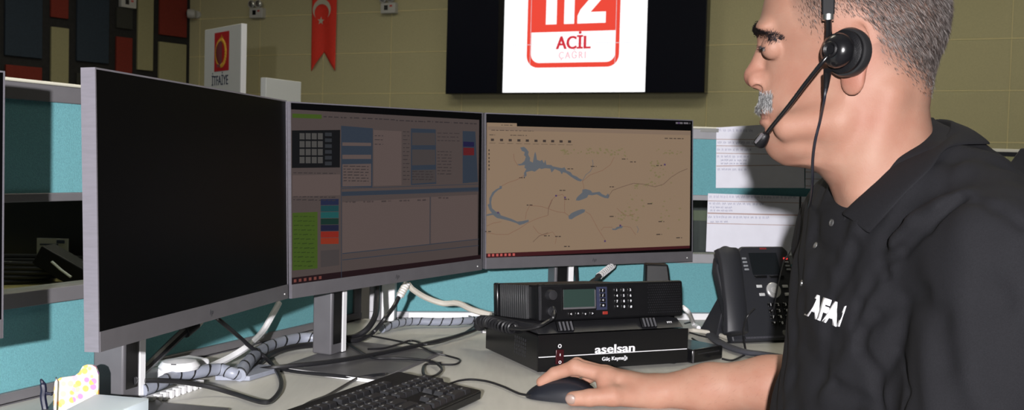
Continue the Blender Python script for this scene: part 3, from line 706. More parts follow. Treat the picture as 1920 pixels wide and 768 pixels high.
D.line(mb, [c6(x, y) for x, y in ((730, 560), (737, 575), (732, 590))], 0.0012, 2)
D.put('map_lakes', mb, glow('map_lake', (94, 98, 104)))
mb = MB()
for L_ in ([(54, 590), (100, 598), (150, 598), (200, 572), (240, 545), (285, 525), (330, 512)], [(228, 530), (232, 500), (247, 468), (300, 472), (330, 482), (370, 496), (405, 500), (425, 515)], [(330, 480), (345, 445), (366, 424), (395, 418), (406, 432), (404, 470), (405, 500)], [(498, 495), (520, 508), (540, 545), (556, 575), (575, 605), (590, 628)], [(262, 560), (285, 590), (310, 602), (350, 586), (368, 610), (362, 640)], [(484, 360), (520, 330), (575, 310), (610, 285), (628, 250)], [(568, 580), (580, 566), (620, 565)], [(668, 562), (700, 565), (725, 600)], [(175, 235), (178, 262), (195, 290)], [(122, 380), (150, 365), (190, 352), (228, 330)], [(54, 560), (80, 548), (120, 540)], [(640, 480), (660, 500), (690, 515), (720, 505)], [(484, 356), (490, 380), (492, 396)]):
    D.line(mb, [c6(*p) for p in L_], 0.0008, 3)
D.put('map_minor_roads', mb, glow('map_road', (124, 86, 70)))
mb = MB()
for L_ in ([(600, 430), (620, 400), (660, 385), (715, 368), (760, 372), (810, 384), (850, 372), (885, 340), (920, 318), (958, 302)], [(262, 632), (290, 605), (330, 590)], [(330, 512), (332, 482), (350, 440)]): D.line(mb, [c6(*p) for p in L_], 0.0011, 3)
D.put('map_main_roads', mb, glow('map_road2', (98, 76, 66)))
mb = MB(); rr = random.Random(4)
for k in range(170):
    cx, cy = rr.choice([(480, 225, 50, 18), (640, 230, 40, 18), (870, 225, 60, 18), (830, 285, 50, 22), (770, 385, 50, 20), (690, 510, 50, 25), (840, 340, 60, 40), (760, 460, 90, 40), (405, 230, 15, 20), (560, 220, 60, 16), (880, 470, 60, 90), (690, 440, 60, 30)])[0:2], None
    sel = rr.choice([(480, 225, 50, 14), (640, 230, 40, 18), (870, 225, 60, 14), (830, 285, 50, 22), (770, 385, 50, 14), (690, 510, 50, 25), (840, 340, 60, 40), (760, 460, 90, 40), (405, 230, 15, 16), (560, 220, 60, 12), (880, 500, 50, 80)])
    x = sel[0] + rr.uniform(-1, 1) * sel[2]; y = sel[1] + rr.uniform(-1, 1) * sel[3]
    if y < 200 + (x - 60) * 0.02: continue
    r = rr.uniform(2, 7); D.quad(mb, [c6(x + r * rr.uniform(.5, 1.3) * math.cos(a), y + r * rr.uniform(.4, 1.0) * math.sin(a)) for a in [2 * PI * i / 6 for i in range(6)]], 2)
D.put('map_forests', mb, glow('map_green', (126, 114, 82)))
mb = MB()
for (x, y) in ((105, 500), (366, 424), (406, 432), (586, 628), (855, 284), (655, 558), (918, 97)): D.rect(mb, c6(x - 4, y - 4), c6(x + 4, y + 4), 4)
D.put('map_markers', mb, glow('map_marks', (80, 60, 95)))
mb = MB(); dashes(mb, 905, 970, 97, 8, 2); D.put('window_buttons', mb, glow('btn', (110, 105, 110)))
D.finish()
# ---- middle: call form
D = Display(mM)
def c4(x, y): return (520 + x / 2.02, 180 + y / 2.02)
G1 = glow('form_grey', (76, 66, 64)); G2 = glow('form_pale', (89, 76, 73)); G3 = glow('form_blue', (46, 54, 66)); G4 = glow('form_black', (12, 13, 16)); G5 = glow('form_green', (60, 80, 26)); G6 = glow('form_mid', (66, 60, 60))
def seg(mb, a, b, k): D.quad(mb, [c4(a[0], a[1]), c4(b[0], a[2] if len(a) > 2 else a[1]), c4(b[0], b[1]), c4(a[0], b[2] if len(b) > 2 else b[1])], k)
def Q(name, pts, k, m):
    mb = MB(); D.quad(mb, [c4(*p) for p in pts], k); return D.put(name, mb, m)
Q('form_display', [(52, 50), (765, 90), (760, 625), (52, 700)], 1, G1)
Q('title_bar', [(57, 66), (168, 70), (168, 86), (57, 82)], 2, G5)
Q('task_bar', [(52, 688), (772, 600), (772, 618), (52, 712)], 2, glow('task_bar2', (30, 14, 18)))
mb = MB()
for (x, y) in ((150, 70),): pass
for a, b, y in ((175, 232, 78), (240, 262, 81), (275, 315, 82), (322, 362, 84), (370, 398, 86), (402, 445, 88), (450, 560, 92), (568, 590, 96), (598, 660, 98), (668, 755, 101)): dashes(mb, a, b, y, 5, 2, fn=c4, slope=0.05)
for x in range(258, 580, 68): dashes(mb, x, x + 38, 402 - (x - 258) * 0.03, 5, 3, fn=c4, slope=-0.03)
dashes(mb, 610, 650, 385, 4, 3, fn=c4)
for y in range(210, 300, 12): dashes(mb, 606, 660, y, 3, 3, fn=c4)
for y in range(140, 180, 14): dashes(mb, 606, 690, y, 3, 3, fn=c4)
for y in range(135, 320, 15): dashes(mb, 476, 500, y, 3, 3, fn=c4)
for y in range(265, 325, 11): dashes(mb, 250, 345, y, 3, 4, fn=c4)
for y in (150, 165, 182): dashes(mb, 368, 400, y, 3, 4, fn=c4)
for y in range(285, 325, 10): dashes(mb, 510, 590, y, 3, 4, fn=c4)
for y in (290, 380, 392): dashes(mb, 60, 220, y, 3, 3, fn=c4)
D.put('form_text', mb, glow('form_text', (54, 47, 48)))
Q('keypad_block', [(55, 130), (238, 128), (237, 270), (55, 272)], 2, G4)
mb = MB()
for r in range(4):
    for c in range(4): 
        x = 84 + c * 23; y = 140 + r * 30; D.rect(mb, c4(x, y), c4(x + 19, y + 24), 3)
D.put('keypad_keys', mb, glow('form_keys', (72, 70, 68)))
mb = MB()
for r in range(6): D.rect(mb, c4(180, 138 + r * 22), c4(206, 152 + r * 22), 3)
D.rect(mb, c4(240, 330), c4(241, 331), 3)
D.put('side_keys', mb, glow('form_keys2', (44, 46, 50)))
Q('call_panel', [(242, 112), (362, 122), (360, 345), (242, 345)], 2, G3)
mb = MB(); D.quad(mb, [c4(246, 175), c4(355, 177), c4(355, 189), c4(246, 188)], 3); D.quad(mb, [c4(246, 222), c4(355, 222), c4(355, 238), c4(246, 238)], 3); D.quad(mb, [c4(246, 258), c4(355, 256), c4(355, 340), c4(246, 342)], 3)
D.quad(mb, [c4(364, 128), c4(470, 133), c4(470, 337), c4(364, 340)], 3); D.quad(mb, [c4(246, 402), c4(576, 383), c4(576, 560), c4(246, 594)], 3); D.quad(mb, [c4(582, 382), c4(757, 373), c4(757, 541), c4(582, 558)], 3)
D.quad(mb, [c4(57, 300), c4(238, 296), c4(238, 375), c4(57, 380)], 3)
D.put('form_fields', mb, G2)
Q('record_panel', [(506, 122), (600, 126), (602, 332), (506, 337)], 2, G3)
mb = MB(); D.quad(mb, [c4(510, 138), c4(598, 140), c4(598, 186), c4(510, 186)], 3); D.quad(mb, [c4(510, 202), c4(598, 203), c4(598, 260), c4(510, 262)], 3); D.quad(mb, [c4(510, 280), c4(600, 278), c4(600, 326), c4(510, 332)], 3); D.put('record_fields', mb, G6)
Q('status_strip', [(244, 362), (762, 345), (762, 358), (244, 378)], 2, G3)
Q('side_panel', [(702, 132), (750, 134), (760, 325), (702, 330)], 2, G3)
Q('side_red', [(704, 195), (745, 196), (745, 224), (704, 224)], 3, glow('form_red', (90, 26, 30)))
Q('side_navy', [(704, 172), (745, 174), (745, 192), (704, 191)], 3, glow('form_navy', (28, 26, 60)))
Q('list_block', [(57, 442), (152, 438), (152, 652), (57, 660)], 3, G5)
mb = MB()
for y in range(455, 650, 17): dashes(mb, 62, 140, y, 2, 4, fn=c4)
D.put('list_lines', mb, glow('form_green2', (44, 60, 22)))
for i, (c, nm) in enumerate([((30, 36, 62), 'navy'), ((24, 62, 66), 'teal'), ((26, 78, 78), 'cyan'), ((18, 44, 38), 'pine'), ((26, 28, 50), 'dusk'), ((124, 34, 24), 'red'), ((128, 44, 26), 'orange')]):
    y = 390 + i * 24.5; Q('menu_button', [(164, y), (232, y - 1), (232, y + 22), (164, y + 23)], 3, glow('menu_' + nm, c))
Q('note_field', [(164, 585), (234, 580), (234, 640), (164, 648)], 3, G6)
mb = MB()
for y in (345, 372): D.line(mb, [c4(244, y + 5), c4(762, y - 12)], 0.001, 4)
for L_ in (((246, 596), (762, 541)), ((579, 380), (577, 560)), ((246, 620), (762, 565)), ((242, 112), (242, 690))): D.line(mb, [c4(*L_[0]), c4(*L_[1])], 0.0014, 4)
D.put('form_rules', mb, G3)
mb = MB()
for i in range(6): D.rect(mb, c4(62 + i * 19, 694 - i * 2.4), c4(72 + i * 19, 704 - i * 2.4), 3)
D.put('task_icons', mb, glow('icons2', (110, 62, 56))); D.finish()

# ================================================================== RADIO AND POWER SUPPLY
fl = onz(1007, 701); fr = onz(1287.5, 682.5)
ax = (fr - fl); ax.z = 0; PW = ax.length; ax.normalize(); bk = Vector((-ax.y, ax.x, 0))
PSM = Matrix.Translation(fl) @ Matrix((ax, bk, Z)).transposed().to_4x4()
ps = thing('power_supply', PSM, 'flat glossy black power supply lettered in white, under the desk radio', 'power supply')
PD, PH = 0.236, 0.068
mb = MB(); mb.b2((0, 0, 0.004), (PW, PD, PH - 0.002)); build('case', mb, M_gloss, ps, world=False, bevel=0.0015)
for x in (0.02, PW - 0.02):
    for y in (0.02, PD - 0.02):
        mb = MB(); mb.cyl((x, y, 0), (x, y, 0.004), 0.008, n=14); build('foot', mb, M_rubber, ps, world=False)
mb = MB(); mb.b2((0.0, -0.0015, 0.004), (PW, 0.0, PH)); build('front_plate', mb, M_gloss, ps, world=False)
mb = MB(); mb.b2((0.001, -0.0022, 0.0290), (PW - 0.002, -0.0015, 0.0304)); build('white_line', mb, M_print, ps, world=False)
def psx(px, py):
    p = PSM.inverted() @ onplane(px, py, fl, -bk); return p.x, p.z
mb = MB(); a = psx(1115, 652); b = psx(1189, 652); c_ = psx(1152, 653); text_on(mb, 'aselsan', ((a[0] + b[0]) / 2, -0.002, c_[1]), (1, 0, 0), Z, 0.021, bold=0.012, width=b[0] - a[0], fat=0.00045); build('brand_lettering', mb, M_print, ps, world=False, smooth=False)
mb = MB(); a = psx(1128, 671); b = psx(1175, 670); c_ = psx(1152, 671); text_on(mb, 'Güç Kaynağı', ((a[0] + b[0]) / 2, -0.002, c_[1]), (1, 0, 0), Z, 0.0095, bold=0.004, width=b[0] - a[0], fat=0.00018); build('caption_lettering', mb, M_print, ps, world=False, smooth=False)
s0 = psx(1048, 668); mb = MB(); mb.b2((s0[0] - 0.008, -0.004, s0[1] - 0.013), (s0[0] + 0.008, -0.0015, s0[1] + 0.013)); sw = build('rocker_switch', mb, mat('switch_red', (0.035, 0.003, 0.006), rough=0.3), ps, world=False, bevel=0.001)
mb = MB()
for dz_, r in ((-0.009, 0.0028), (0.019, 0.0036)):
    for k in range(16):
        t0 = 2 * PI * k / 16; t1 = 2 * PI * (k + 1) / 16; y = -0.0046 if dz_ < 0 else -0.0022
        mb.add([(s0[0] + rr_ * math.cos(t), y, s0[1] + dz_ + rr_ * math.sin(t)) for t in (t0, t1) for rr_ in (r, r * 0.6)], [(0, 1, 3, 2)])
mb.b2((s0[0] - 0.0006, -0.0048, s0[1] + 0.002), (s0[0] + 0.0008, -0.0042, s0[1] + 0.006)); build('switch_marks', mb, M_print, sw, world=False, smooth=False)
mb = MB()
for r in range(5):
    for c in range(6): mb.b2((-0.0006, 0.05 + c * 0.009, 0.02 + r * 0.007), (0.0, 0.053 + c * 0.009, 0.025 + r * 0.007))
build('side_vents', mb, M_dark, ps, world=False)
# tray clips and PTT plate on top of the supply
rad = thing('desk_radio', PSM @ Matrix.Translation((0, 0, PH)), 'black two-way radio with green display and keypad, on top of the power supply', 'radio')
RM = rad.matrix_basis
mb = MB()   # wedge shaped tray
mb.add([(0.006, 0.012, 0), (PW - 0.002, 0.012, 0), (PW - 0.002, PD, 0), (0.006, PD, 0), (0.006, 0.035, 0.014), (PW - 0.002, 0.035, 0.014), (PW - 0.002, PD, 0.001), (0.006, PD, 0.001)], [(0, 1, 2, 3), (4, 5, 6, 7), (0, 1, 5, 4), (1, 2, 6, 5), (2, 3, 7, 6), (3, 0, 4, 7)])
tray = build('tray', mb, M_dark, rad, world=False, bevel=0.002)
for cx in (0.062, 0.235):
    mb = MB(); mb.box((cx, 0.020, 0.010), (0.032, 0.006, 0.020), Matrix.Rotation(R_(-35), 3, 'X')); cl = build('clip', mb, M_black, tray, world=False, bevel=0.001)
    mb = MB()
    for k in range(4): mb.box((cx - 0.011 + k * 0.0075, 0.0165, 0.011), (0.003, 0.003, 0.017), Matrix.Rotation(R_(-35), 3, 'X'))
    build('clip_slot', mb, mat('slot_grey', (0.09, 0.09, 0.10), rough=0.4), cl, world=False)
mb = MB(); text_on(mb, 'PTT', (0.283, 0.0215, 0.0085), (1, 0, 0), Vector((0, 0.85, 0.5)), 0.0065, bold=0.02); build('label_lettering', mb, M_print, tray, world=False, smooth=False)
# radio body, tilted a little up, measured by its front corners
YF = (RM @ Vector((0.03, 0.03, 0))).y
def rpl(px, py, dy=0.028):
    o = RM @ Vector((0, dy, 0)); p = RM.inverted() @ onplane(px, py, o, -bk); return p.x, p.z
TL = rpl(1012, 535); TR = rpl(1284, 523); BR = rpl(1282, 590); BL = rpl(1012, 603)
RW0, RW1 = (TL[0] + BL[0]) / 2, (TR[0] + BR[0]) / 2; RZ0, RZ1 = (BL[1] + BR[1]) / 2, (TL[1] + TR[1]) / 2
RT_ = Matrix.Translation((0, 0.028, RZ0)) @ Matrix.Rotation(R_(-5.6), 4, 'X') @ Matrix.Translation((0, -0.028, -RZ0))
def rbuild(nm, mb, m, par, rt=1, **k):
    mb.v = [tuple(RT_ @ Vector(v)) for v in mb.v]; return build(nm, mb, m, par, **k)
RD_ = 0.20
mb = MB(); mb.b2((RW0 + 0.002, 0.040, RZ0), (RW1 - 0.10, RD_ + 0.03, RZ1 - 0.002)); body = rbuild('body', mb, M_black, rad, world=False, rt=1, bevel=0.004)
mb = MB(); mb.b2((RW0, 0.028, RZ0 - 0.001), (RW1, 0.044, RZ1)); fc = rbuild('front_head', mb, M_black, rad, world=False, rt=1, bevel=0.005, seg=3)
mb = MB(); mb.b2((RW1 - 0.10, 0.044, RZ0), (RW1 - 0.004, 0.11, RZ1 - 0.004)); rbuild('speaker_box', mb, M_black, rad, world=False, rt=1, bevel=0.004)
mb = MB()   # heat sink fins on the left side
for k in range(13): mb.b2((RW0 - 0.004, 0.075 + k * 0.0095, RZ0 + 0.002), (RW0 + 0.003, 0.0795 + k * 0.0095, RZ1 - 0.003))
rbuild('heat_sink', mb, mat('fin_grey', (0.028, 0.028, 0.030), rough=0.35), rad, world=False, rt=1, bevel=0.0006)
mb = MB(); mb.b2((RW0 - 0.006, 0.205, RZ0 + 0.001), (RW0 + 0.004, 0.222, RZ1 - 0.001)); rbuild('rear_cap', mb, M_gloss, rad, world=False, rt=1, bevel=0.003)
yf = 0.028
def rb(mb, px0, py0, px1, py1, d0=0.0, d1=0.0015, tgt=None):
    a = rpl(px0, py0); b = rpl(px1, py1); return mb.b2((min(a[0], b[0]), yf - d1, min(a[1], b[1])), (max(a[0], b[0]), yf - d0, max(a[1], b[1])))
mb = MB(); rb(mb, 1012, 537, 1014, 600); rbuild('edge_highlight', mb, M_dark, fc, world=False, rt=1)
mb = MB(); rb(mb, 1055, 540, 1119, 579, 0, 0.0012); rbuild('display_surround', mb, M_gloss, fc, world=False, rt=1)
mb = MB(); rb(mb, 1058, 543, 1116, 576, 0, 0.002); ds = rbuild('display', mb, mat('lcd_green', (0.022, 0.042, 0.036), rough=0.3), fc, world=False, rt=1)
mb = MB(); rb(mb, 1057, 576.5, 1117, 577.5, 0, 0.0026); rb(mb, 1116.3, 543, 1117.2, 577, 0, 0.0026); rbuild('display_rim', mb, M_silver, fc, world=False, rt=1)
mb = MB(); rb(mb, 1120, 538, 1139, 580, 0, 0.0010); rbuild('key_strip', mb, mat('strip_navy', (0.03, 0.035, 0.07), rough=0.3), fc, world=False, rt=1)
def keyb(cx, cy, w, h, m, glyph=None, gm=None, name='key'):
    mb = MB(); rb(mb, cx - w / 2, cy - h / 2, cx + w / 2, cy + h / 2, 0, 0.0026); k = rbuild(name, mb, m, fc, world=False, rt=1, bevel=0.0006)
    if glyph:
        p = rpl(cx, cy); mb = MB(); text_on(mb, glyph, (p[0], yf - 0.0028, p[1]), (1, 0, 0), Z, 0.0062, bold=0.02); rbuild('key_mark', mb, gm or M_print, k, world=False, rt=1, smooth=False)
for i, g_ in enumerate('?✓◂●'): keyb(1131, 544.5 + i * 9, 10, 7, M_gloss, '?/<o'[i])
for i, g_ in enumerate('<^v>'): keyb(1070 + i * 13.4, 588.5 - i * 0.4, 10, 8, M_gloss, g_)
keyb(1134.5, 586, 9, 5.5, mat('key_red', (0.25, 0.02, 0.012)), None, None, 'call_key')
for r, row in enumerate(('123', '456', '789', '*0#')):
    for c, ch in enumerate(row): keyb(1157.5 + c * 12.7, 544 + r * 10.3 - c * 0.3, 10, 8, M_gloss, ch)
mb = MB(); p = rpl(1034, 553); mb.lathe((p[0], yf, p[1]), (0, -1, 0), [(0, 0.0105), (0.008, 0.0095), (0.012, 0.0085), (0.0125, 0.005)], n=28); rbuild('volume_knob', mb, M_dark, fc, world=False, rt=1)
p2_ = rpl(1034, 583); mb = MB(); mb.lathe((p2_[0], yf, p2_[1]), (0, -1, 0), [(0, 0.009), (0.006, 0.009), (0.008, 0.007), (0.012, 0.005)], n=24); rbuild('microphone_socket', mb, M_dark, fc, world=False, rt=1)
mb = MB(); q0 = rpl(1218, 534); q1 = rpl(1276, 583)
for i in range(16):
    for j in range(12):
        x = q0[0] + (q1[0] - q0[0]) * (i + 0.5 * (j % 2)) / 15.5; z = q1[1] + (q0[1] - q1[1]) * j / 11
        mb.cyl((x, yf - 0.0004, z), (x, yf + 0.0001, z), 0.0009, n=6)
rbuild('speaker_holes', mb, M_dark, fc, world=False, rt=1)
# coiled handset lead of the radio
sock = RM @ RT_ @ Vector((p2_[0], yf - 0.011, p2_[1]))
P1 = ony(1030, 600, 1.775); P2 = ony(1010, 611, 1.755); P3 = ony(985, 616, 1.775); P4 = ony(955, 614, 1.835); P5 = ony(940, 612, 1.875)
lead = thing('coiled_lead', (P5.x, P5.y, P5.z), 'black coiled lead plugged into the desk radio, hanging past its left corner', 'cable')
mb = MB(); mb.tube(smoothpts([sock, sock + Vector((-0.001, -0.012, -0.008)), P1, P2, P3, P4], 8), 0.0036, 8); build('straight_lead', mb, M_rubber, lead)
c0 = P4 + Vector((0.008, 0, 0)); c1 = ony(903, 604, 2.0); ctr = smoothpts([c0, ony(938, 610, 1.875), ony(918, 603, 1.93), ony(903, 602, 1.97), ony(899, 610, 1.99)], 60)
pts = []; N_ = len(ctr)
for i, p in enumerate(ctr):
    tt = (ctr[min(i + 1, N_ - 1)] - ctr[max(i - 1, 0)]).normalized(); a = tt.cross(Z).normalized(); b = a.cross(tt); ph = 2 * PI * 17 * i / N_
    pts.append(p + (a * math.cos(ph) + b * math.sin(ph)) * 0.0095)
mb = MB(); mb.tube(pts, 0.0026, 6); build('coil', mb, M_rubber, lead)
# small charger box right of the power supply
a = onz(1301, 681); b = onz(1355, 672); d_ = (b - a); d_.z = 0; w_ = d_.length; d_.normalize(); q_ = Vector((-d_.y, d_.x, 0)); 
SB = Matrix.Translation(a) @ Matrix((d_, q_, Z)).transposed().to_4x4()
t = thing('adapter_box', SB, 'small low black adapter box on the desk right of the power supply', 'adapter')
mb = MB(); mb.b2((-0.004, 0, 0), (w_, 0.10, 0.026)); build('case', mb, M_gloss, t, world=False, bevel=0.003)
mb = MB(); mb.b2((0.01, -0.0008, 0.016), (w_ - 0.012, 0.0, 0.018)); build('seam_strip', mb, M_dark, t, world=False)
mb = MB(); mb.b2((-0.004, -0.0008, 0.002), (-0.0015, 0.0, 0.024)); build('edge_strip', mb, M_silver, t, world=False)
# tall dark device behind the radio (upright cradle)
bq = ony(1236, 592, 2.2); t = thing('handset_cradle', (bq.x, 2.2, 0.74), 'black upright tapering cradle standing behind the radio under the map monitor', 'cradle')
xl = ony(1209, 520, 2.2); xr = ony(1262, 520, 2.2); ztp = ony(1236, 495, 2.2).z
mb = MB(); mb.add([(xl.x - 0.0, 2.18, 0.74), (xr.x + 0.01, 2.18, 0.74), (xr.x + 0.01, 2.25, 0.74), (xl.x, 2.25, 0.74), (xl.x + 0.001, 2.20, ztp), (xr.x - 0.011, 2.20, ztp), (xr.x - 0.011, 2.235, ztp), (xl.x + 0.001, 2.235, ztp)], [(0, 1, 2, 3), (4, 5, 6, 7), (0, 1, 5, 4), (1, 2, 6, 5), (2, 3, 7, 6), (3, 0, 4, 7)])
build('shell', mb, M_black, t, bevel=0.004)
mb = MB(); mb.b2((xl.x + 0.017, 2.178, 0.76), (xl.x + 0.021, 2.192, 0.84)); build('rib', mb, M_dark, t)

# ================================================================== DESK PHONE
ph_bl = onz(1396, 643, 0.742)
PY = R_(20)
phM = Matrix.Translation((ph_bl.x, ph_bl.y, 0.74)) @ Matrix.Rotation(PY, 4, 'Z')
phone = thing('desk_phone', phM, 'black office desk phone with handset, small screen and round silver navigation key', 'telephone')
TI = R_(65)   # face rises at this angle from the desk
FM = Matrix.Translation((0, 0, 0.006)) @ Matrix.Rotation(TI, 4, 'X')    # face frame: x right, y up the face, z out of it
def fpart(nm, mb, m, par=None, **k):
    mb.v = [tuple(FM @ Vector(v)) for v in mb.v]; return build(nm, mb, m, par or phone, world=False, **k)
# size of the face from the photograph
def fpt(px, py):
    W = phM @ FM; n = W.to_3x3() @ Vector((0, 0, 1)); p = W.inverted() @ onplane(px, py, W.translation, n); return p.x, p.y
FW0, FW1, FH = -0.032, 0.163, 0.213
M_phone = mat('phone_black', (0.018, 0.019, 0.024), rough=0.5, bump=0.1, bscale=900)
mb = MB()
pl_ = [(FW0 + 0.004, 0), (FW1, 0), (FW1 + 0.002, 0.09), (FW1 - 0.004, FH - 0.012), (FW1 - 0.014, FH), (FW0 + 0.074, FH), (FW0 + 0.062, FH - 0.012), (FW0 + 0.01, FH - 0.02), (FW0, FH - 0.05)]
mb.prism(pl_, (0, 0, 0), (1, 0, 0), (0, 1, 0), -0.022, 0.0); body = fpart('face_body', mb, M_phone, bevel=0.004, seg=3)
mb = MB(); mb.prism([(FW0 + 0.02, 0.0), (FW1 - 0.02, 0.0), (FW1 - 0.03, 0.15), (FW0 + 0.03, 0.15)], (0, 0, 0), (1, 0, 0), (0, 1, 0), -0.035, -0.020); fpart('back_hump', mb, M_phone, bevel=0.004)
# stand foot behind: sloping strut to the desk
mb = MB(); mb.add([(FW0 + 0.015, 0.085, 0), (FW1 - 0.01, 0.085, 0), (FW1 - 0.01, 0.16, 0), (FW0 + 0.015, 0.16, 0), (FW0 + 0.02, 0.062, 0.085), (FW1 - 0.02, 0.062, 0.085), (FW1 - 0.02, 0.075, 0.09), (FW0 + 0.01, 0.075, 0.09)], [(0, 1, 2, 3), (4, 5, 6, 7), (0, 1, 5, 4), (1, 2, 6, 5), (2, 3, 7, 6), (3, 0, 4, 7)])
build('stand_foot', mb, M_phone, phone, world=False, bevel=0.002)
def fb(nm, a, b, z0, z1, m, par=None, **k):
    p = fpt(*a); q = fpt(*b); mb = MB(); mb.b2((min(p[0], q[0]), min(p[1], q[1]), z0), (max(p[0], q[0]), max(p[1], q[1]), z1)); return fpart(nm, mb, m, par, **k)
fb('display', (1403, 474), (1464, 514), 0.0, 0.0012, mat('phone_lcd', (0.010, 0.012, 0.014), rough=0.2), body)
for k in range(4):
    y = 484.5 + k * 6.8; xl_ = 1394.5 + k * 1.7; xr_ = 1472 + k * 2.0
    for c, (xx, nm) in enumerate(((xl_, 'line_key'), (xr_, 'line_key'))):
        p = fpt(xx, y); mb = MB(); mb.b2((p[0] - 0.0055, p[1] - 0.0022, 0), (p[0] + 0.0055, p[1] + 0.0022, 0.0022)); red = (c == 1 and k == 0)
        fpart(nm, mb, mat('led_red', (0.6, 0.02, 0.02), emit=(0.9, 0.05, 0.05)) if red else mat('key_grey', (0.22, 0.23, 0.25), rough=0.4), body, bevel=0.0008)
for (x0, x1) in ((1414, 1438), (1442, 1470)): fb('soft_key', (x0, 516.5), (x1, 521), 0, 0.0020, M_gloss, body, bevel=0.0008)
p = fpt(1450, 544); mb = MB(); mb.lathe((p[0], p[1], 0), (0, 0, 1), [(0, 0.0175), (0.003, 0.0172), (0.0042, 0.0155), (0.0036, 0.008), (0.0036, 0.001)], n=36); nav = fpart('navigation_key', mb, mat('nav_silver', (0.5, 0.5, 0.5), rough=0.3, metal=0.3), body)
mb = MB(); mb.lathe((p[0], p[1], 0.0034), (0, 0, 1), [(0, 0.0075), (0.0012, 0.007), (0.0013, 0.001)], n=28); fpart('centre_key', mb, mat('nav_silver2', (0.6, 0.6, 0.6), rough=0.3, metal=0.3), nav)
for (x, y) in ((1423, 536.5), (1428.5, 552), (1471.5, 536.5), (1476, 551.5)):
    p = fpt(x, y); mb = MB(); mb.b2((p[0] - 0.007, p[1] - 0.0033, 0), (p[0] + 0.007, p[1] + 0.0033, 0.0025)); fpart('function_key', mb, mat('key_light', (0.5, 0.51, 0.52), rough=0.4), body, bevel=0.0012)
k0 = fpt(1444, 571.5); k1 = fpt(1472, 571.5); kz = fpt(1453, 606)
stp = (k1[0] - k0[0]) / 2
for r, row in enumerate(('123', '456', '789', '*0#')):
    for c, ch in enumerate(row):
        x = k0[0] + stp * c; y = k0[1] + (kz[1] - k0[1]) * r / 3; mb = MB(); mb.b2((x - stp * 0.38, y - 0.0042, 0), (x + stp * 0.38, y + 0.0042, 0.0026)); kk = fpart('dial_key', mb, M_gloss, body, bevel=0.001)
        mb = MB(); text_on(mb, ch, (x, y, 0.0029), (1, 0, 0), (0, 1, 0), 0.008, bold=0.02); fpart('key_digit', mb, M_print, kk, smooth=False)
x, y = fpt(1472, 624); mb = MB(); mb.lathe((x, y, 0), (0, 0, 1), [(0, 0.007), (0.002, 0.0066), (0.0022, 0.0045), (0.001, 0.0044)], n=24); fpart('speaker_key', mb, mat('key_ring', (0.2, 0.2, 0.2), rough=0.3), body)
mb = MB(); x0 = fpt(1397, 634)[0] - 0.0; mb.b2((x0, 0.004, 0.0), (FW1 - 0.006, 0.0095, 0.0012)); 
fpart('grille', mb, M_dark, body)
mb = MB(); 
for k in range(40): mb.b2((x0 + 0.002 + k * 0.0037, 0.0045, 0.0012), (x0 + 0.0042 + k * 0.0037, 0.009, 0.0018))
fpart('grille_slots', mb, mat('grille_grey', (0.07, 0.07, 0.085), rough=0.5), body)
x, y = fpt(1430, 465); mb = MB(); text_on(mb, 'AVAYA', (x, y - 0.0012, 0.0006), (1, 0, 0), (0, 1, 0), 0.0055, bold=0.02); fpart('brand_lettering', mb, mat('brand_red', (0.3, 0.02, 0.02)), body, smooth=False)
# handset: long curved bar along the left side of the face
hs = thing('telephone_handset', phM, 'black handset lying in its cradle on the left side of the desk phone', 'telephone handset')
hx = -0.026
pts = [(hx + 0.016, FH - 0.013, 0.020), (hx + 0.014, FH - 0.03, 0.028), (hx + 0.010, FH - 0.06, 0.033), (hx + 0.005, 0.11, 0.034), (hx + 0.001, 0.07, 0.033), (hx - 0.002, 0.035, 0.028), (hx - 0.002, 0.010, 0.020)]
pts = smoothpts(pts, 5); n = len(pts)
mb = MB(); vs = []; prof = [(-1, -0.55), (-0.92, 0.25), (-0.6, 0.7), (0, 0.85), (0.6, 0.7), (0.92, 0.25), (1, -0.55), (0.7, -0.85), (-0.7, -0.85)]
for i, p in enumerate(pts):
    t_ = i / (n - 1); hwid = 0.0265 + 0.0025 * (abs(t_ * 2 - 1) ** 3); hth = 0.011 + 0.006 * abs(t_ * 2 - 1) ** 2
    e_ = min(1.0, min(t_, 1 - t_) * 14 + 0.55)
    vs += [(p.x + a * hwid * e_, p.y, p.z + b * hth * e_) for a, b in prof]
m_ = len(prof)
mb.add(vs, [(i * m_ + j, i * m_ + (j + 1) % m_, (i + 1) * m_ + (j + 1) % m_, (i + 1) * m_ + j) for i in range(n - 1) for j in range(m_)] + [tuple(range(m_))[::-1], tuple(range((n - 1) * m_, n * m_))])
fpart('grip', mb, M_phone, hs, bevel=0.0015)
mb = MB(); mb.cyl((hx + 0.014, FH - 0.028, 0.022), (hx + 0.014, FH - 0.028, 0.0), 0.021, n=28); fpart('earpiece', mb, M_phone, hs, bevel=0.002)
mb = MB(); mb.cyl((hx - 0.003, 0.030, 0.022), (hx - 0.003, 0.030, 0.0), 0.020, n=28); fpart('mouthpiece', mb, M_phone, hs, bevel=0.002)

# ================================================================== CABLES AND SMALL THINGS ON THE DESK
def cable(name, pts, r, m, label, cat='cable', group=None, n=8, smooth=9, flat=1.0):
    mb = MB(); mb.tube(smoothpts(pts, smooth), r, n, flat=flat); return prop(build(name, mb, m), label, cat, group)
def dz(x, y, h=0.004): return onz(x, y, 0.7405 + h)
def c5(x, y): return (440 + x / 2.667, 480 + y / 2.667)
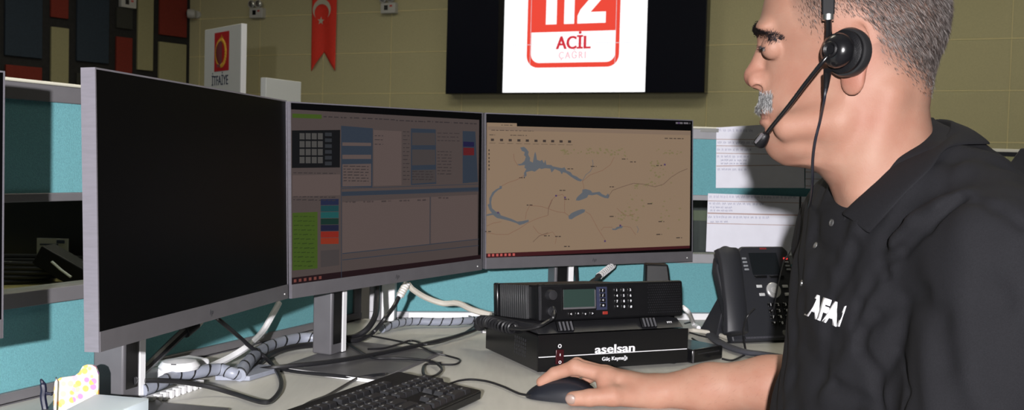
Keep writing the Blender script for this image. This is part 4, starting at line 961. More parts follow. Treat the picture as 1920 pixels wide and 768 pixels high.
# black loop from under the left monitor sweeping to the left stand
cable('power_cable', [ony(395, 585, 1.66), ony(412, 600, 1.64), dz(445, 628, .06), dz(470, 650, .035), dz(500, 672, .012), dz(522, 700, .005), dz(527, 725, .005), dz(512, 748, .005), dz(490, 753, .005), dz(440, 738, .005), dz(390, 724, .014), dz(340, 716, .024), dz(300, 713, .030), dz(272, 713, .032)], 0.0037, M_rubber, 'thick black cable looping across the desk between the left and middle monitor stands')
cable('video_cable', [ony(352, 615, 1.62), ony(330, 635, 1.60), ony(302, 662, 1.57), ony(275, 688, 1.53), ony(255, 706, 1.48), ony(248, 714, 1.46)], 0.007, M_rubber, 'thick black video cable slanting down from the left monitor to its stand')
t = thing('cable_plug', ony(335, 622, 1.63), 'black and grey plug where the video cable enters the left monitor', 'plug')
mb = MB(); mb.cyl(ony(345, 622, 1.615), ony(368, 606, 1.64), 0.011, 0.009, n=12); build('plug_body', mb, M_black, t, bevel=0.001)
mb = MB(); mb.cyl(ony(366, 609, 1.64), ony(374, 600, 1.65), 0.008, n=12); build('plug_tip', mb, M_cream, t)
cable('white_cable', [ony(523, 568, 1.98), ony(512, 588, 1.95), ony(492, 622, 1.90), dz(465, 648, .028), dz(430, 670, .016), dz(398, 685, .012), dz(378, 691, .02)], 0.0062, M_white, 'thick white cable coming down beside the middle monitor to the white socket strip')
# white multi-way socket strip
a = dz(285, 712, 0.012); b = dz(392, 690, 0.012)
t = thing('socket_strip', (a + b) / 2 - Z * 0.012, 'white plastic multi-way socket strip lying behind the left monitor stand', 'socket strip')
d_ = (b - a); d_.z = 0; L_ = d_.length; d_.normalize(); q_ = Vector((-d_.y, d_.x, 0)); SBM = Matrix.Translation(a - Z * 0.0125) @ Matrix((d_, q_, Z)).transposed().to_4x4()
def lb(mb, lo, hi): 
    x0, y0, z0 = lo; x1, y1, z1 = hi; vs = [SBM @ Vector((x, y, z)) for x in (x0, x1) for y in (y0, y1) for z in (z0, z1)]
    return mb.add(vs, [(0, 1, 3, 2), (4, 6, 7, 5), (0, 4, 5, 1), (2, 3, 7, 6), (0, 2, 6, 4), (1, 5, 7, 3)])
mb = MB(); lb(mb, (-0.02, -0.002, 0), (L_ + 0.002, 0.05, 0.030)); body = build('body', mb, M_white, t, bevel=0.006, seg=3)
for k in range(2):
    p = SBM @ Vector((0.02 + 0.045 * k, 0.024, 0.030)); mb = MB(); mb.lathe(p, Z, [(-0.001, 0.018), (0.0012, 0.018), (0.0012, 0.016), (-0.0005, 0.015)], n=24); build('socket', mb, M_cream, body)
p = dz(336, 683, 0.034); t2 = thing('round_plug', (p.x, p.y, p.z - 0.03), 'round white power plug pushed into the socket strip', 'plug')
mb = MB(); mb.lathe(p - Z * 0.006, Z, [(0, 0.030), (0.005, 0.032), (0.012, 0.026), (0.015, 0.01)], n=28); build('plug_body', mb, M_white, t2)
mb = MB(); mb.b2((p.x - 0.004, p.y - 0.027, p.z + 0.0025), (p.x + 0.004, p.y - 0.022, p.z + 0.006)); build('plug_screw', mb, M_dark, t2)
# ribbed white connector comb in front
a = dz(278, 752, 0.006); b = dz(385, 716, 0.006); t = thing('connector_block', (a + b) / 2 - Z * 0.006, 'white ribbed connector block on the desk in front of the socket strip', 'connector block')
d_ = (b - a); d_.z = 0; L_ = d_.length; d_.normalize(); q_ = Vector((-d_.y, d_.x, 0)); SBM = Matrix.Translation(a - Z * 0.0062) @ Matrix((d_, q_, Z)).transposed().to_4x4()
mb = MB(); lb(mb, (0, 0, 0), (L_ * 0.98, 0.016, 0.010)); body = build('body', mb, M_white, t, bevel=0.002)
for k in range(9):
    mb = MB(); lb(mb, (0.004 + k * L_ / 9.4, -0.004, 0.0), (0.004 + k * L_ / 9.4 + 0.008, 0.006, 0.012)); build('rib', mb, M_white, body, bevel=0.001)
# pale flat box under the spiral wrap
a = dz(403, 713, 0.0); b = dz(468, 714, 0.0); t = thing('cable_tray', (a + b) / 2, 'small pale grey plastic cover plate lying under the grey spiral cable sleeve', 'cover plate')
mb = MB(); mb.add([a + Z * .0002, b + Z * .0002, b + Vector((0.04, 0.10, 0)), a + Vector((0.01, 0.10, 0)), a + Z * 0.008, b + Z * 0.008, b + Vector((0.04, 0.10, 0.008)), a + Vector((0.01, 0.10, 0.008))], [(0, 1, 2, 3), (4, 5, 6, 7), (0, 1, 5, 4), (1, 2, 6, 5), (2, 3, 7, 6), (3, 0, 4, 7)]); build('plate', mb, M_wrap, t, bevel=0.001)
def spiral(name, ctr, R, label, turns, w=0.86):
    """a helical grey sleeve around a bundle"""
    t = thing(name, (ctr[len(ctr) // 2].x, ctr[len(ctr) // 2].y, 0.7405), label, 'cable sleeve')
    C_ = smoothpts(ctr, 40); N_ = len(C_); fr_ = []
    for i in range(N_):
        tt = (C_[min(i + 1, N_ - 1)] - C_[max(i - 1, 0)]).normalized(); a_ = tt.cross(Z).normalized(); fr_.append((C_[i], a_, a_.cross(tt)))
    mb = MB(); mb.tube(C_[::4] + [C_[-1]], R, 14); sl = build('sleeve', mb, M_wrap, t)
    mb = MB(); vs = []; K = turns * 24; pitch = 1.0 / turns
    for j in range(K + 1):
        for e in (0, 1):
            s_ = j / K * (1 - pitch * 0.12) + e * pitch * 0.12
            i = min(N_ - 1, int(s_ * (N_ - 1))); p, a_, b_ = fr_[i]; ph = 2 * PI * turns * (j / K)
            vs.append(p + (a_ * math.cos(ph) + b_ * math.sin(ph)) * (R + 0.0004))
    mb.add(vs, [(2 * j, 2 * j + 1, 2 * j + 3, 2 * j + 2) for j in range(K)]); build('spiral_gap', mb, M_rubber, t, solid=0.0003)
    return t
spiral('spiral_sleeve', [dz(266, 732, .016), dz(296, 720, .018), dz(330, 705, .02), dz(372, 697, .02), dz(410, 692, .018), dz(436, 699, .013), dz(450, 702, .009)], 0.0098, 'grey spiral cable sleeve lying in front of the white socket strip', 9)
spiral('spiral_sleeve', [dz(449, 703, .010), dz(464, 680, .017), dz(486, 660, .018), dz(515, 645, .017), dz(560, 634, .016), dz(606, 633, .016)], 0.0105, 'grey spiral cable sleeve arching past the cover plate towards the middle stand', 9)
spiral('spiral_sleeve', [dz(716, 616, .010), dz(745, 606, .014), dz(775, 602, .014), dz(820, 603, .012), dz(860, 602, .012), dz(900, 599, .010)], 0.0085, 'grey spiral cable sleeve along the foot of the right-hand teal screen', 11)
# bundle of black leads between the stands
cable('black_lead', [dz(455, 700, .006), dz(476, 688, .005), dz(500, 668, .008), dz(530, 655, .01), dz(565, 648, .01), dz(600, 645, .01)], 0.006, M_rubber, 'thick black lead running under the arched spiral sleeve to the middle stand')
cable('black_lead', [dz(448, 704, .003), dz(480, 694, .003), dz(520, 688, .010), dz(600, 680, .012), dz(680, 668, .012), dz(760, 652, .010), dz(840, 634, .008), dz(880, 622, .008), dz(900, 614, .008), dz(918, 611, .01)], 0.0042, M_rubber, 'long black lead crossing the middle stand base towards the radio')
cable('black_lead', [dz(520, 690, .004), dz(560, 697, .004), dz(640, 705, .004), dz(690, 712, .003)], 0.003, M_rubber, 'thin black lead along the front edge of the middle stand base')
cable('black_lead', [ony(708, 535, 2.10), ony(707, 560, 2.08), ony(704, 590, 2.04), dz(690, 615, .03), dz(668, 630, .016), dz(645, 634, .016), dz(632, 634, .016)], 0.0062, M_rubber, 'thick black cable dropping from the middle monitor and curving left to its stand')
cable('black_lead', [ony(748, 556, 2.08), ony(738, 575, 2.06), ony(722, 596, 2.02), dz(700, 622, .02), dz(675, 636, .012), dz(648, 638, .012), dz(632, 637, .012)], 0.0045, M_rubber, 'black cable from the white ribbed connector curving down to the middle stand')
t = thing('cable_connector', ony(756, 545, 2.09), 'white ribbed strain relief hanging below the middle monitor', 'connector')
mb = MB(); a = ony(763, 531, 2.10); b = ony(748, 557, 2.08); mb.cyl(a, b, 0.0075, 0.006, n=14); cn = build('sleeve_body', mb, M_white, t)
for k in range(5):
    p = a + (b - a) * (0.15 + 0.16 * k); mb = MB(); mb.cyl(p, p + (b - a).normalized() * 0.002, 0.0086, n=14); build('ring', mb, M_cream, cn)
cable('ivory_cable', [ony(765, 532, 2.11), ony(775, 543, 2.12), ony(800, 558, 2.14), ony(830, 568, 2.15), ony(858, 568, 2.13), ony(885, 580, 2.10), ony(920, 590, 2.08)], 0.0062, M_cream, 'ivory cable hanging in a wave from the middle monitor to the radio')
cable('thin_lead', [dz(688, 628, .003), dz(720, 634, .003), dz(760, 642, .003), dz(790, 650, .008), dz(812, 660, .008), dz(840, 667, .003), dz(862, 674, .003), dz(855, 682, .003), dz(833, 683, .003), dz(800, 681, .004)], 0.0019, M_rubber, 'thin black lead making a loop on the desk behind the keyboard')
cable('thin_lead', [dz(645, 640, .012), dz(662, 650, .010), dz(685, 664, .010), dz(705, 671, .009), dz(740, 671, .009), dz(780, 673, .009), dz(812, 678, .008), dz(828, 690, .008), dz(822, 700, .01), dz(808, 706, .014), dz(795, 702, .012), dz(793, 690, .006), dz(800, 682, .004), dz(826, 680, .008)], 0.0024, M_rubber, 'glossy thin black lead curling over the stand base into a small ring by the keyboard')
cable('thin_lead', [dz(690, 654, .010), dz(720, 652, .008), dz(750, 644, .008), dz(772, 638, .01), dz(800, 645, .01), dz(830, 640, .004), dz(862, 628, .003), dz(888, 612, .003), dz(898, 604, .006), dz(884, 594, .008), dz(876, 590, .006), dz(888, 586, .004)], 0.002, M_rubber, 'thin black lead wandering from the stand base towards the foot of the teal screen')
cable('keyboard_cable', [dz(720, 701, .016), dz(700, 703, .008), dz(672, 708, .004), dz(640, 726, .003), dz(612, 742, .003), dz(585, 752, .003), dz(560, 765, .003), dz(540, 775, .003)], 0.0024, M_rubber, 'keyboard cable leaving the far edge of the keyboard and running forward beside it')
cable('mouse_cable', [dz(994, 741, .006), dz(972, 737, .003), dz(945, 725, .003), dz(915, 715, .003), dz(885, 711, .003), dz(862, 713, .003), dz(840, 720, .003)], 0.0019, M_rubber, 'thin mouse cable curving across the desk between keyboard and mouse')
# behind the right monitor
cable('ribbed_cable', [ony(1152, 494, 2.32), ony(1138, 506, 2.28), ony(1122, 520, 2.22), ony(1108, 530, 2.16), ony(1085, 552, 2.12), ony(1070, 575, 2.10)], 0.0055, M_rubber, 'black cable with a white collar rising behind the radio to the map monitor')
t = thing('cable_collar', ony(1136, 508, 2.28), 'white ribbed collar on the cable behind the radio', 'connector')
mb = MB(); a = ony(1149, 497, 2.318); b = ony(1121, 519, 2.225); mb.cyl(a, b, 0.0068, n=14); cn = build('sleeve_body', mb, M_dark, t)
for k in range(9):
    p = a + (b - a) * (0.02 + 0.1 * k); mb = MB(); mb.cyl(p, p + (b - a) * (0.05 if k < 8 else 0.1), 0.0078, n=14); build('ring', mb, M_white, cn)
cable('black_lead', [ony(1080, 500, 2.36), ony(1081, 520, 2.35), ony(1081, 560, 2.33)], 0.004, M_rubber, 'thin vertical black lead behind the radio beside the right stand')
cable('white_cable', [ony(1280, 575, 2.12), ony(1291, 585, 2.12), dz(1298, 600, .02), dz(1301, 608, .005), dz(1310, 614, .004)], 0.005, M_white, 'white cable bending down behind the right end of the radio')
cable('white_cable', [dz(1284, 621, .006), dz(1300, 619, .006), dz(1325, 622, .006), dz(1345, 626, .005), dz(1366, 633, .005)], 0.0045, M_cream, 'pale cable running from the radio to the foot of the desk phone')
cable('thin_lead', [dz(1284, 606, .01), dz(1296, 604, .006), dz(1308, 610, .003), dz(1320, 617, .003), dz(1330, 625, .003)], 0.002, M_rubber, 'thin black lead arching over the desk beside the radio tray')
cable('thin_lead', [dz(1290, 622, .003), dz(1310, 628, .003), dz(1334, 634, .003), dz(1350, 643, .003)], 0.002, M_rubber, 'thin dark lead lying under the pale cable by the phone')
cable('thin_lead', [dz(1298, 634, .02), dz(1310, 641, .022), dz(1325, 646, .006), dz(1345, 646, .003), dz(1370, 640, .003), dz(1386, 628, .003)], 0.0021, M_rubber, 'thin black lead from the adapter box towards the phone')
cable('thin_lead', [dz(1354, 672, .004), dz(1372, 675, .003), dz(1390, 668, .003), dz(1398, 662, .003), dz(1397, 650, .006), ony(1394, 630, 2.09), ony(1395, 610, 2.07), ony(1402, 592, 2.06), ony(1415, 578, 2.07)], 0.0021, M_rubber, 'thin black lead rising from the desk in front of the handset')
cable('fabric_sleeve', [dz(1332, 628, .008), dz(1346, 640, .008), dz(1372, 652, .008), dz(1400, 660, .008), dz(1432, 664, .008), dz(1470, 670, .008)], 0.011, mat('woven_sleeve', (0.04, 0.042, 0.055), rough=0.8, bump=0.4), 'dark woven cable sleeve lying in front of the desk phone', 'cable sleeve', flat=0.55)

# floral carton and white note block at lower left
cb = thing('note_holder', onz(190, 768, 0.745), 'small flower-patterned paper holder standing by the left monitor stand', 'note holder')
M_flor = mat('floral_paper', (0.75, 0.72, 0.62), rough=0.6)
nt = M_flor.node_tree; vor = nt.nodes.new('ShaderNodeTexVoronoi'); vor.inputs['Scale'].default_value = 110
tc = nt.nodes.new('ShaderNodeTexCoord'); nt.links.new(tc.outputs['Object'], vor.inputs['Vector'])
hs_ = nt.nodes.new('ShaderNodeValToRGB'); e_ = hs_.color_ramp.elements; e_[0].position = 0.0; e_[0].color = (0.85, 0.38, 0.10, 1); e_[1].position = 1.0; e_[1].color = (0.42, 0.55, 0.12, 1)
hs_.color_ramp.interpolation = 'CONSTANT'
for p_, c_ in ((0.3, (0.45, 0.2, 0.5, 1)), (0.5, (0.8, 0.35, 0.45, 1)), (0.65, (0.85, 0.5, 0.15, 1)), (0.8, (0.5, 0.6, 0.3, 1))):
    q = e_.new(p_); q.color = c_
sep = nt.nodes.new('ShaderNodeSeparateColor'); nt.links.new(vor.outputs['Color'], sep.inputs[0]); nt.links.new(sep.outputs[0], hs_.inputs[0])
mr = nt.nodes.new('ShaderNodeMapRange'); mr.inputs['From Min'].default_value = 0.40; mr.inputs['From Max'].default_value = 0.62; nt.links.new(vor.outputs['Distance'], mr.inputs['Value'])
mx = nt.nodes.new('ShaderNodeMix'); mx.data_type = 'RGBA'; nt.links.new(mr.outputs[0], mx.inputs['Factor']); nt.links.new(hs_.outputs[0], mx.inputs[6]); mx.inputs[7].default_value = (0.78, 0.74, 0.62, 1)
nt.links.new(mx.outputs[2], nt.nodes['Principled BSDF'].inputs['Base Color'])
Yc = 1.37
def cp_(x, y): return ony(x, y, Yc)
o_ = cp_(103, 768); poly = []
for (x, y) in ((100, 800), (101, 730), (103, 714), (112, 708), (140, 704), (148, 698), (155, 686), (163, 683), (172, 684), (179, 688), (184, 700), (184, 800)):
    p = cp_(x, y); poly.append((p.x, max(p.z, 0.742)))
mb = MB(); mb.prism(poly, (0, Yc, 0), (1, 0, 0), Z, -0.004, 0.0); build('back_card', mb, M_flor, cb, smooth=False)
mb = MB(); p = cp_(99, 712); 
mb.add([Vector((p.x - 0.001, Yc + 0.006, 0.742)), Vector((p.x + 0.009, Yc - 0.012, 0.742)), Vector((p.x + 0.010, Yc - 0.010, p.z)), Vector((p.x + 0.002, Yc + 0.006, p.z + 0.003))], [(0, 1, 2, 3)]); build('side_card', mb, M_white, cb, solid=0.002)
nb = thing('note_block', onz(220, 768, 0.745), 'stack of white note sheets in front of the left monitor stand', 'note block')
A_ = ony(178, 739, 1.36); B_ = ony(278, 744, 1.30); zt_ = 0.776
q0 = onz(108, 775, zt_); q1 = onz(180, 738, zt_); q2 = onz(279, 746, zt_); 
mb = MB(); base = [Vector((q0.x, q0.y, 0)), Vector((q1.x, q1.y, 0)), Vector((q2.x, q2.y, 0)), Vector((q2.x - 0.012, q2.y - 0.09, 0)), Vector((q0.x + 0.02, q0.y - 0.06, 0))]
mb.add([v + Z * 0.7468 for v in base] + [v + Z * zt_ for v in base], [(0, 1, 2, 3, 4), (5, 6, 7, 8, 9)] + [(i, (i + 1) % 5, 5 + (i + 1) % 5, 5 + i) for i in range(5)]); build('sheets', mb, mat('note_paper', (0.72, 0.82, 0.88), rough=0.6), nb, bevel=0.001)
# small dark hook-like cable holder
t = thing('cable_holder', onz(85, 768, 0.741), 'dark forked cable holder at the lower left, beside the flower-patterned holder', 'cable holder')
a = ony(83, 775, 1.40); mb = MB(); mb.tube(smoothpts([Vector((a.x + 0.002, 1.40, 0.742)), ony(81, 745, 1.40), ony(82, 730, 1.40), ony(80, 718, 1.40), ony(76, 710, 1.40)], 6), [0.0045] * 18 + [0.0035, 0.003, 0.0028, 0.0024, 0.002, 0.0016, 0.001], 8); build('upright', mb, mat('holder_navy', (0.01, 0.012, 0.03), rough=0.4), t)
mb = MB(); mb.tube([ony(83, 735, 1.40), ony(98, 739, 1.40)], 0.002, 8); build('prong', mb, _mats['holder_navy'], t)

# ================================================================== KEYBOARD
c1 = onz(759, 694, 0.772); KY = R_(66)
ksx = Vector((math.cos(KY), math.sin(KY), 0))          # along the keys
kfr = Vector((math.sin(KY), -math.cos(KY), 0))         # towards the user side
c2 = onz(892, 731, 0.756); KDp = 0.150; KWd = 0.44
cen = Vector(((c1.x + c2.x) / 2, (c1.y + c2.y) / 2, 0.7405)) - ksx * 0.0
rgt = cen - kfr * (KDp / 2) * 0
KM = Matrix.Translation(cen - ksx * (KWd)) @ Matrix((ksx, -kfr, Z)).transposed().to_4x4()   # x 0..KWd towards the far end, y -d/2 (front) .. d/2 (rear)
kb = thing('keyboard', KM, 'black computer keyboard lying slanted on the desk in front of the middle monitor', 'keyboard')
tk = math.atan2(0.014, KDp); KT = Matrix.Translation((0, -KDp / 2, 0.012)) @ Matrix.Rotation(tk, 4, 'X')
def kpart(nm, mb, m, par=None, **k):
    mb.v = [tuple(KT @ Vector(v)) for v in mb.v]; return build(nm, mb, m, par or kb, world=False, **k)
mb = MB(); mb.prism(rrect(0, KWd, 0, KDp, 0.008), (0, 0, 0), (1, 0, 0), (0, 1, 0), -0.009, 0.004); kbody = kpart('body', mb, M_black, bevel=0.002)
M_key = mat('keycap', (0.016, 0.016, 0.018), rough=0.38); M_kl = mat('key_legend', (0.22, 0.22, 0.22), rough=0.5)
def key(x, y, w, h, leg=True):
    mb = MB(); a, b = w / 2 - 0.0008, h / 2 - 0.0008
    mb.add([(x - a, y - b, 0.004), (x + a, y - b, 0.004), (x + a, y + b, 0.004), (x - a, y + b, 0.004), (x - a * .8, y - b * .75, 0.0105), (x + a * .8, y - b * .75, 0.0105), (x + a * .8, y + b * .85, 0.0105), (x - a * .8, y + b * .85, 0.0105)], [(0, 1, 2, 3), (4, 5, 6, 7), (0, 1, 5, 4), (1, 2, 6, 5), (2, 3, 7, 6), (3, 0, 4, 7)])
    k = kpart('key', mb, M_key, smooth=False)
    if leg:
        l = min(w * 0.28, 0.0045); mb = MB(); mb.b2((x - a * .6, y + b * 0.2, 0.0106), (x - a * .6 + l, y + b * 0.45, 0.0108)); kpart('key_legend', mb, M_kl, k, smooth=False)
U = 0.0188; nkeys = 0
rowy = [0.016 + U * i for i in range(5)] + [0.016 + U * 5 + 0.007]
def row(y, x0, ws):
    x = x0
    for w in ws:
        if w > 0: key(x + w * U / 2, y, w * U, U * 0.96, leg=w < 3)
        x += abs(w) * U
X0 = 0.010
row(rowy[0], X0, [1.25, 1.25, 1.25, 6.25, 1.25, 1.25, 1.25, 1.25]); row(rowy[1], X0, [2.25] + [1] * 10 + [2.75]); row(rowy[2], X0, [1.75] + [1] * 11 + [2.25])
row(rowy[3], X0, [1.5] + [1] * 12 + [1.5]); row(rowy[4], X0, [1] * 13 + [2]); row(rowy[5], X0, [1, -1, 1, 1, 1, 1, -.5, 1, 1, 1, 1, -.5, 1, 1, 1, 1])
X1 = X0 + 15.3 * U
row(rowy[0], X1, [1, 1, 1]); row(rowy[1], X1, [-1, 1]); row(rowy[3], X1, [1, 1, 1]); row(rowy[4], X1, [1, 1, 1]); row(rowy[5], X1, [1, 1, 1])
X2 = X1 + 3.25 * U
row(rowy[0], X2, [2, 1]); row(rowy[1], X2, [1, 1, 1]); row(rowy[2], X2, [1, 1, 1]); row(rowy[3], X2, [1, 1, 1, 1]); row(rowy[4], X2, [1, 1, 1, 1])
for x in (0.03, KWd - 0.03):
    mb = MB(); mb.b2((x - 0.01, KDp / 2 - 0.03, 0.0), (x + 0.01, KDp / 2 - 0.02, 0.018)); build('flip_foot', mb, M_black, kb, world=False)
# ================================================================== PAPERS TAPED TO THE SCREEN
M_pap = mat('paper', (0.72, 0.72, 0.80), rough=0.55, noise=0.02); M_ink2 = mat('pen_ink', (0.30, 0.30, 0.42), rough=0.7); M_rule = mat('red_rule', (0.42, 0.30, 0.28), rough=0.7); M_pink = mat('paper_margin', (0.62, 0.52, 0.52), rough=0.6)
def rsp(px, py):
    p = onplane(px, py, PC, RN); return (p - PC).dot(RD), p.z
SG = 1.0 if RD.cross(Z).dot(RN) > 0 else -1.0
def paper(pts, label, lines, words, off=0.004):
    q = [rsp(*p) for p in pts]; c = PC + RD * q[0][0] + Z * min(a[1] for a in q)
    t = thing('paper_sheet', c + RN * off, label, 'paper', 'lined sheets taped to the teal screen')
    mb = MB(); mb.prism(q, PC, RD, Z, off * SG, (off + 0.0006) * SG); build('sheet', mb, M_pap, t, smooth=False)
    mb = MB()
    for (x0, y0, x1, y1, wd) in lines:
        a = rsp(x0, y0); b = rsp(x1, y1); mb.prism([(a[0], a[1] - wd), (b[0], b[1] - wd), (b[0], b[1] + wd), (a[0], a[1] + wd)], PC, RD, Z, (off + 0.0007) * SG, (off + 0.0009) * SG)
    if lines: build('ruled_lines', mb, M_rule, t, smooth=False)
    mb = MB(); rr = random.Random(int(pts[0][0]))
    for (x0, y, x1, h) in words:
        x = x0
        while x < x1:
            l = rr.uniform(2.5, 8); pts_ = []
            for k in range(6):
                u_ = x + l * k / 5; v_ = y + (h / 2) * (1 if k % 2 else -1) * rr.uniform(0.5, 1) + (x - x0) * 0.012
                pts_.append(rsp(u_, v_))
            for i in range(5):
                a, b = pts_[i], pts_[i + 1]; w_ = 0.0009
                mb.prism([(a[0], a[1] - w_), (b[0], b[1] - w_), (b[0], b[1] + w_), (a[0], a[1] + w_)], PC, RD, Z, (off + 0.0009) * SG, (off + 0.0011) * SG)
            x += l + rr.uniform(1, 3.5)
    if words: build('handwriting', mb, M_ink2, t, smooth=False)
    return t
paper([(1342, 239), (1424, 234), (1506, 230), (1507, 352), (1341, 352)], 'upper lined sheet with handwriting taped to the teal screen, left of the man\'s chin', [(1342, 261, 1506, 262, .0008), (1342, 273, 1506, 275, .0008), (1342, 287, 1506, 290, .0008), (1342, 311, 1506, 309, .001)], [(1344, 244, 1410, 6), (1344, 267, 1410, 5), (1343, 280, 1408, 5), (1343, 293, 1400, 5), (1350, 300, 1396, 4), (1350, 306, 1396, 4), (1344, 317, 1400, 5)])
paper([(1509, 230), (1560, 228), (1560, 354), (1509, 353)], 'narrow upper sheet taped to the teal screen directly behind the man\'s throat', [(1509, y, 1560, y + 1, .0008) for y in range(244, 350, 13)], [], 0.0035)
paper([(1326, 362), (1497, 368), (1496, 477), (1322, 471)], 'lower lined sheet with handwriting taped above the desk phone', [(1326, 376, 1497, 380, .0008), (1325, 399, 1497, 403, .0016), (1324, 418, 1497, 422, .0008)], [(1328, 368, 1488, 6), (1328, 381, 1425, 5), (1330, 388, 1370, 4), (1330, 394, 1370, 4), (1326, 406, 1436, 5), (1330, 415, 1364, 4)], 0.0055)
paper([(1499, 368), (1575, 371), (1575, 480), (1499, 477)], 'lower sheet right of the phone, mostly hidden behind the man\'s collar', [(1500, y, 1575, y + 2, .0008) for y in range(380, 476, 11)], [(1501, 386, 1530, 5), (1501, 398, 1525, 5), (1501, 420, 1530, 5)], 0.005)
# clear sleeve edges and tape
t = thing('clip_strip', PC + RD * 0.6, 'dark vertical binding strip between the two lower sheets', 'binding strip')
mb = MB(); a = rsp(1498, 368); b = rsp(1497, 474); mb.prism([(a[0] - 0.0015, b[1]), (a[0] + 0.0025, b[1]), (a[0] + 0.0025, a[1]), (a[0] - 0.0015, a[1])], PC, RD, Z, 0.0065 * SG, 0.0085 * SG); build('strip', mb, M_dark, t)
t = thing('adhesive_tape', PC + RD * 0.45 + Z * 1.18, 'shiny clear adhesive tape on the top rail at the upper sheet corner', 'tape')
a = rsp(1312, 240); b = rsp(1346, 248); mb = MB(); mb.prism([(a[0], b[1]), (b[0], b[1]), (b[0], a[1]), (a[0], a[1])], PC, RD, Z, 0.0048 * SG, 0.0052 * SG); build('film', mb, mat('tape_film', (0.5, 0.5, 0.48), rough=0.12, trans=0.5), t, smooth=False)
# ================================================================== PERSON: signed-distance sculpting
f32 = np.float32
def smin(a, b, k):
    h = np.clip(0.5 + 0.5 * (b - a) / k, 0, 1); return b + (a - b) * h - k * h * (1 - h)
def smax(a, b, k): return -smin(-a, -b, k)
def sph(P, c, r): return np.sqrt(((P - np.array(c, f32)) ** 2).sum(-1)) - r
def ell(P, c, r):
    r = np.array(r, f32); q = (P - np.array(c, f32)); k0 = np.sqrt(((q / r) ** 2).sum(-1)); k1 = np.sqrt(((q / (r * r)) ** 2).sum(-1)) + 1e-9
    return k0 * (k0 - 1) / k1
def cap(P, a, b, ra, rb=None):
    rb = ra if rb is None else rb; a = np.array(a, f32); b = np.array(b, f32); d = b - a; q = P - a
    t = np.clip((q @ d) / (d @ d), 0, 1); return np.sqrt(((q - t[..., None] * d) ** 2).sum(-1)) - (ra + (rb - ra) * t)
def loft(P, tab, n=2.3):
    """tab rows: z, front x, back x, half width ; axis z, x forward"""
    T = np.array(tab, f32); T = T[np.argsort(T[:, 0])]; z = P[..., 2]
    f = np.interp(z, T[:, 0], T[:, 1]).astype(f32); b = np.interp(z, T[:, 0], T[:, 2]).astype(f32); w = np.interp(z, T[:, 0], T[:, 3]).astype(f32)
    c = (f + b) / 2; a = np.abs(f - b) / 2
    F_ = (np.abs((P[..., 0] - c) / a) ** n + np.abs(P[..., 1] / w) ** n) ** (1.0 / n)
    d = (F_ - 1) * np.minimum(a, w)
    zc = np.maximum(z - T[-1, 0], T[0, 0] - z)
    return np.maximum(d, zc)
def surface(fn, lo, hi, h, blk=16):
    """surface-nets mesh of fn = 0, evaluated only in blocks near the surface"""
    lo = np.array(lo, f32); H = h * blk; nb = np.ceil((np.array(hi) - lo) / H).astype(int)
    I = np.stack(np.meshgrid(*[np.arange(n) for n in nb], indexing='ij'), -1).reshape(-1, 3)
    cen = (lo + (I + 0.5) * H).astype(f32)
    d = np.concatenate([fn(cen[i:i + 4096]) for i in range(0, len(cen), 4096)])
    I = I[np.abs(d) < H * 1.15]
    g = np.stack(np.meshgrid(*[np.arange(blk + 1)] * 3, indexing='ij'), -1)
    offs = [(i, j, k) for i in (0, 1) for j in (0, 1) for k in (0, 1)]
    keys = []; pos = []; quads = []
    NN = (nb * blk + 4).astype(np.int64)
    def key(c): return (c[..., 0].astype(np.int64) * NN[1] + c[..., 1]) * NN[2] + c[..., 2]
    for b in I:
        G = g + b * blk; P = (lo + G * h).astype(f32); D = fn(P.reshape(-1, 3)).reshape(blk + 1, blk + 1, blk + 1)
        S = D < 0
        if S.all() or not S.any(): continue
        cnt = sum(S[i:blk + i, j:blk + j, k:blk + k].astype(np.int8) for i, j, k in offs)
        act = (cnt > 0) & (cnt < 8); idx = np.argwhere(act)
        if len(idx) == 0: continue
        acc = np.zeros((len(idx), 3), f32); num = np.zeros(len(idx), f32)
        for ax in range(3):
            for (u, v) in ((0, 0), (0, 1), (1, 0), (1, 1)):
                o = [0, 0, 0]; oo = [q for q in range(3) if q != ax]; o[oo[0]] = u; o[oo[1]] = v; p = idx + o; q = p.copy(); q[:, ax] += 1
                a = D[p[:, 0], p[:, 1], p[:, 2]]; c = D[q[:, 0], q[:, 1], q[:, 2]]; m = (a < 0) != (c < 0)
                t = np.where(m, a / np.where(m, a - c, 1), 0)
                e = p.astype(f32); e[:, ax] += t; acc += np.where(m[:, None], e, 0); num += m
        pos.append(lo + (acc / num[:, None] + b * blk) * h); keys.append(key(idx + b * blk))
        for ax in range(3):
            s0 = S[:blk, :blk, :blk]; sl = [slice(0, blk)] * 3; sl[ax] = slice(1, blk + 1); s1 = S[tuple(sl)]
            e = np.argwhere(s0 != s1)
            if len(e) == 0: continue
            fl_ = s0[e[:, 0], e[:, 1], e[:, 2]]; e = e + b * blk
            o1 = [0, 0, 0]; o2 = [0, 0, 0]; o1[(ax + 1) % 3] = 1; o2[(ax + 2) % 3] = 1; o1 = np.array(o1); o2 = np.array(o2)
            q = np.stack([key(e), key(e - o1), key(e - o1 - o2), key(e - o2)], 1); q[~fl_] = q[~fl_][:, ::-1]; quads.append(q)
    keys = np.concatenate(keys); pos = np.concatenate(pos); quads = np.concatenate(quads)
    o = np.argsort(keys); keys = keys[o]; pos = pos[o]
    ix = np.searchsorted(keys, quads); ix = np.clip(ix, 0, len(keys) - 1); ok = (keys[ix] == quads).all(1); ix = ix[ok]
    return pos, ix
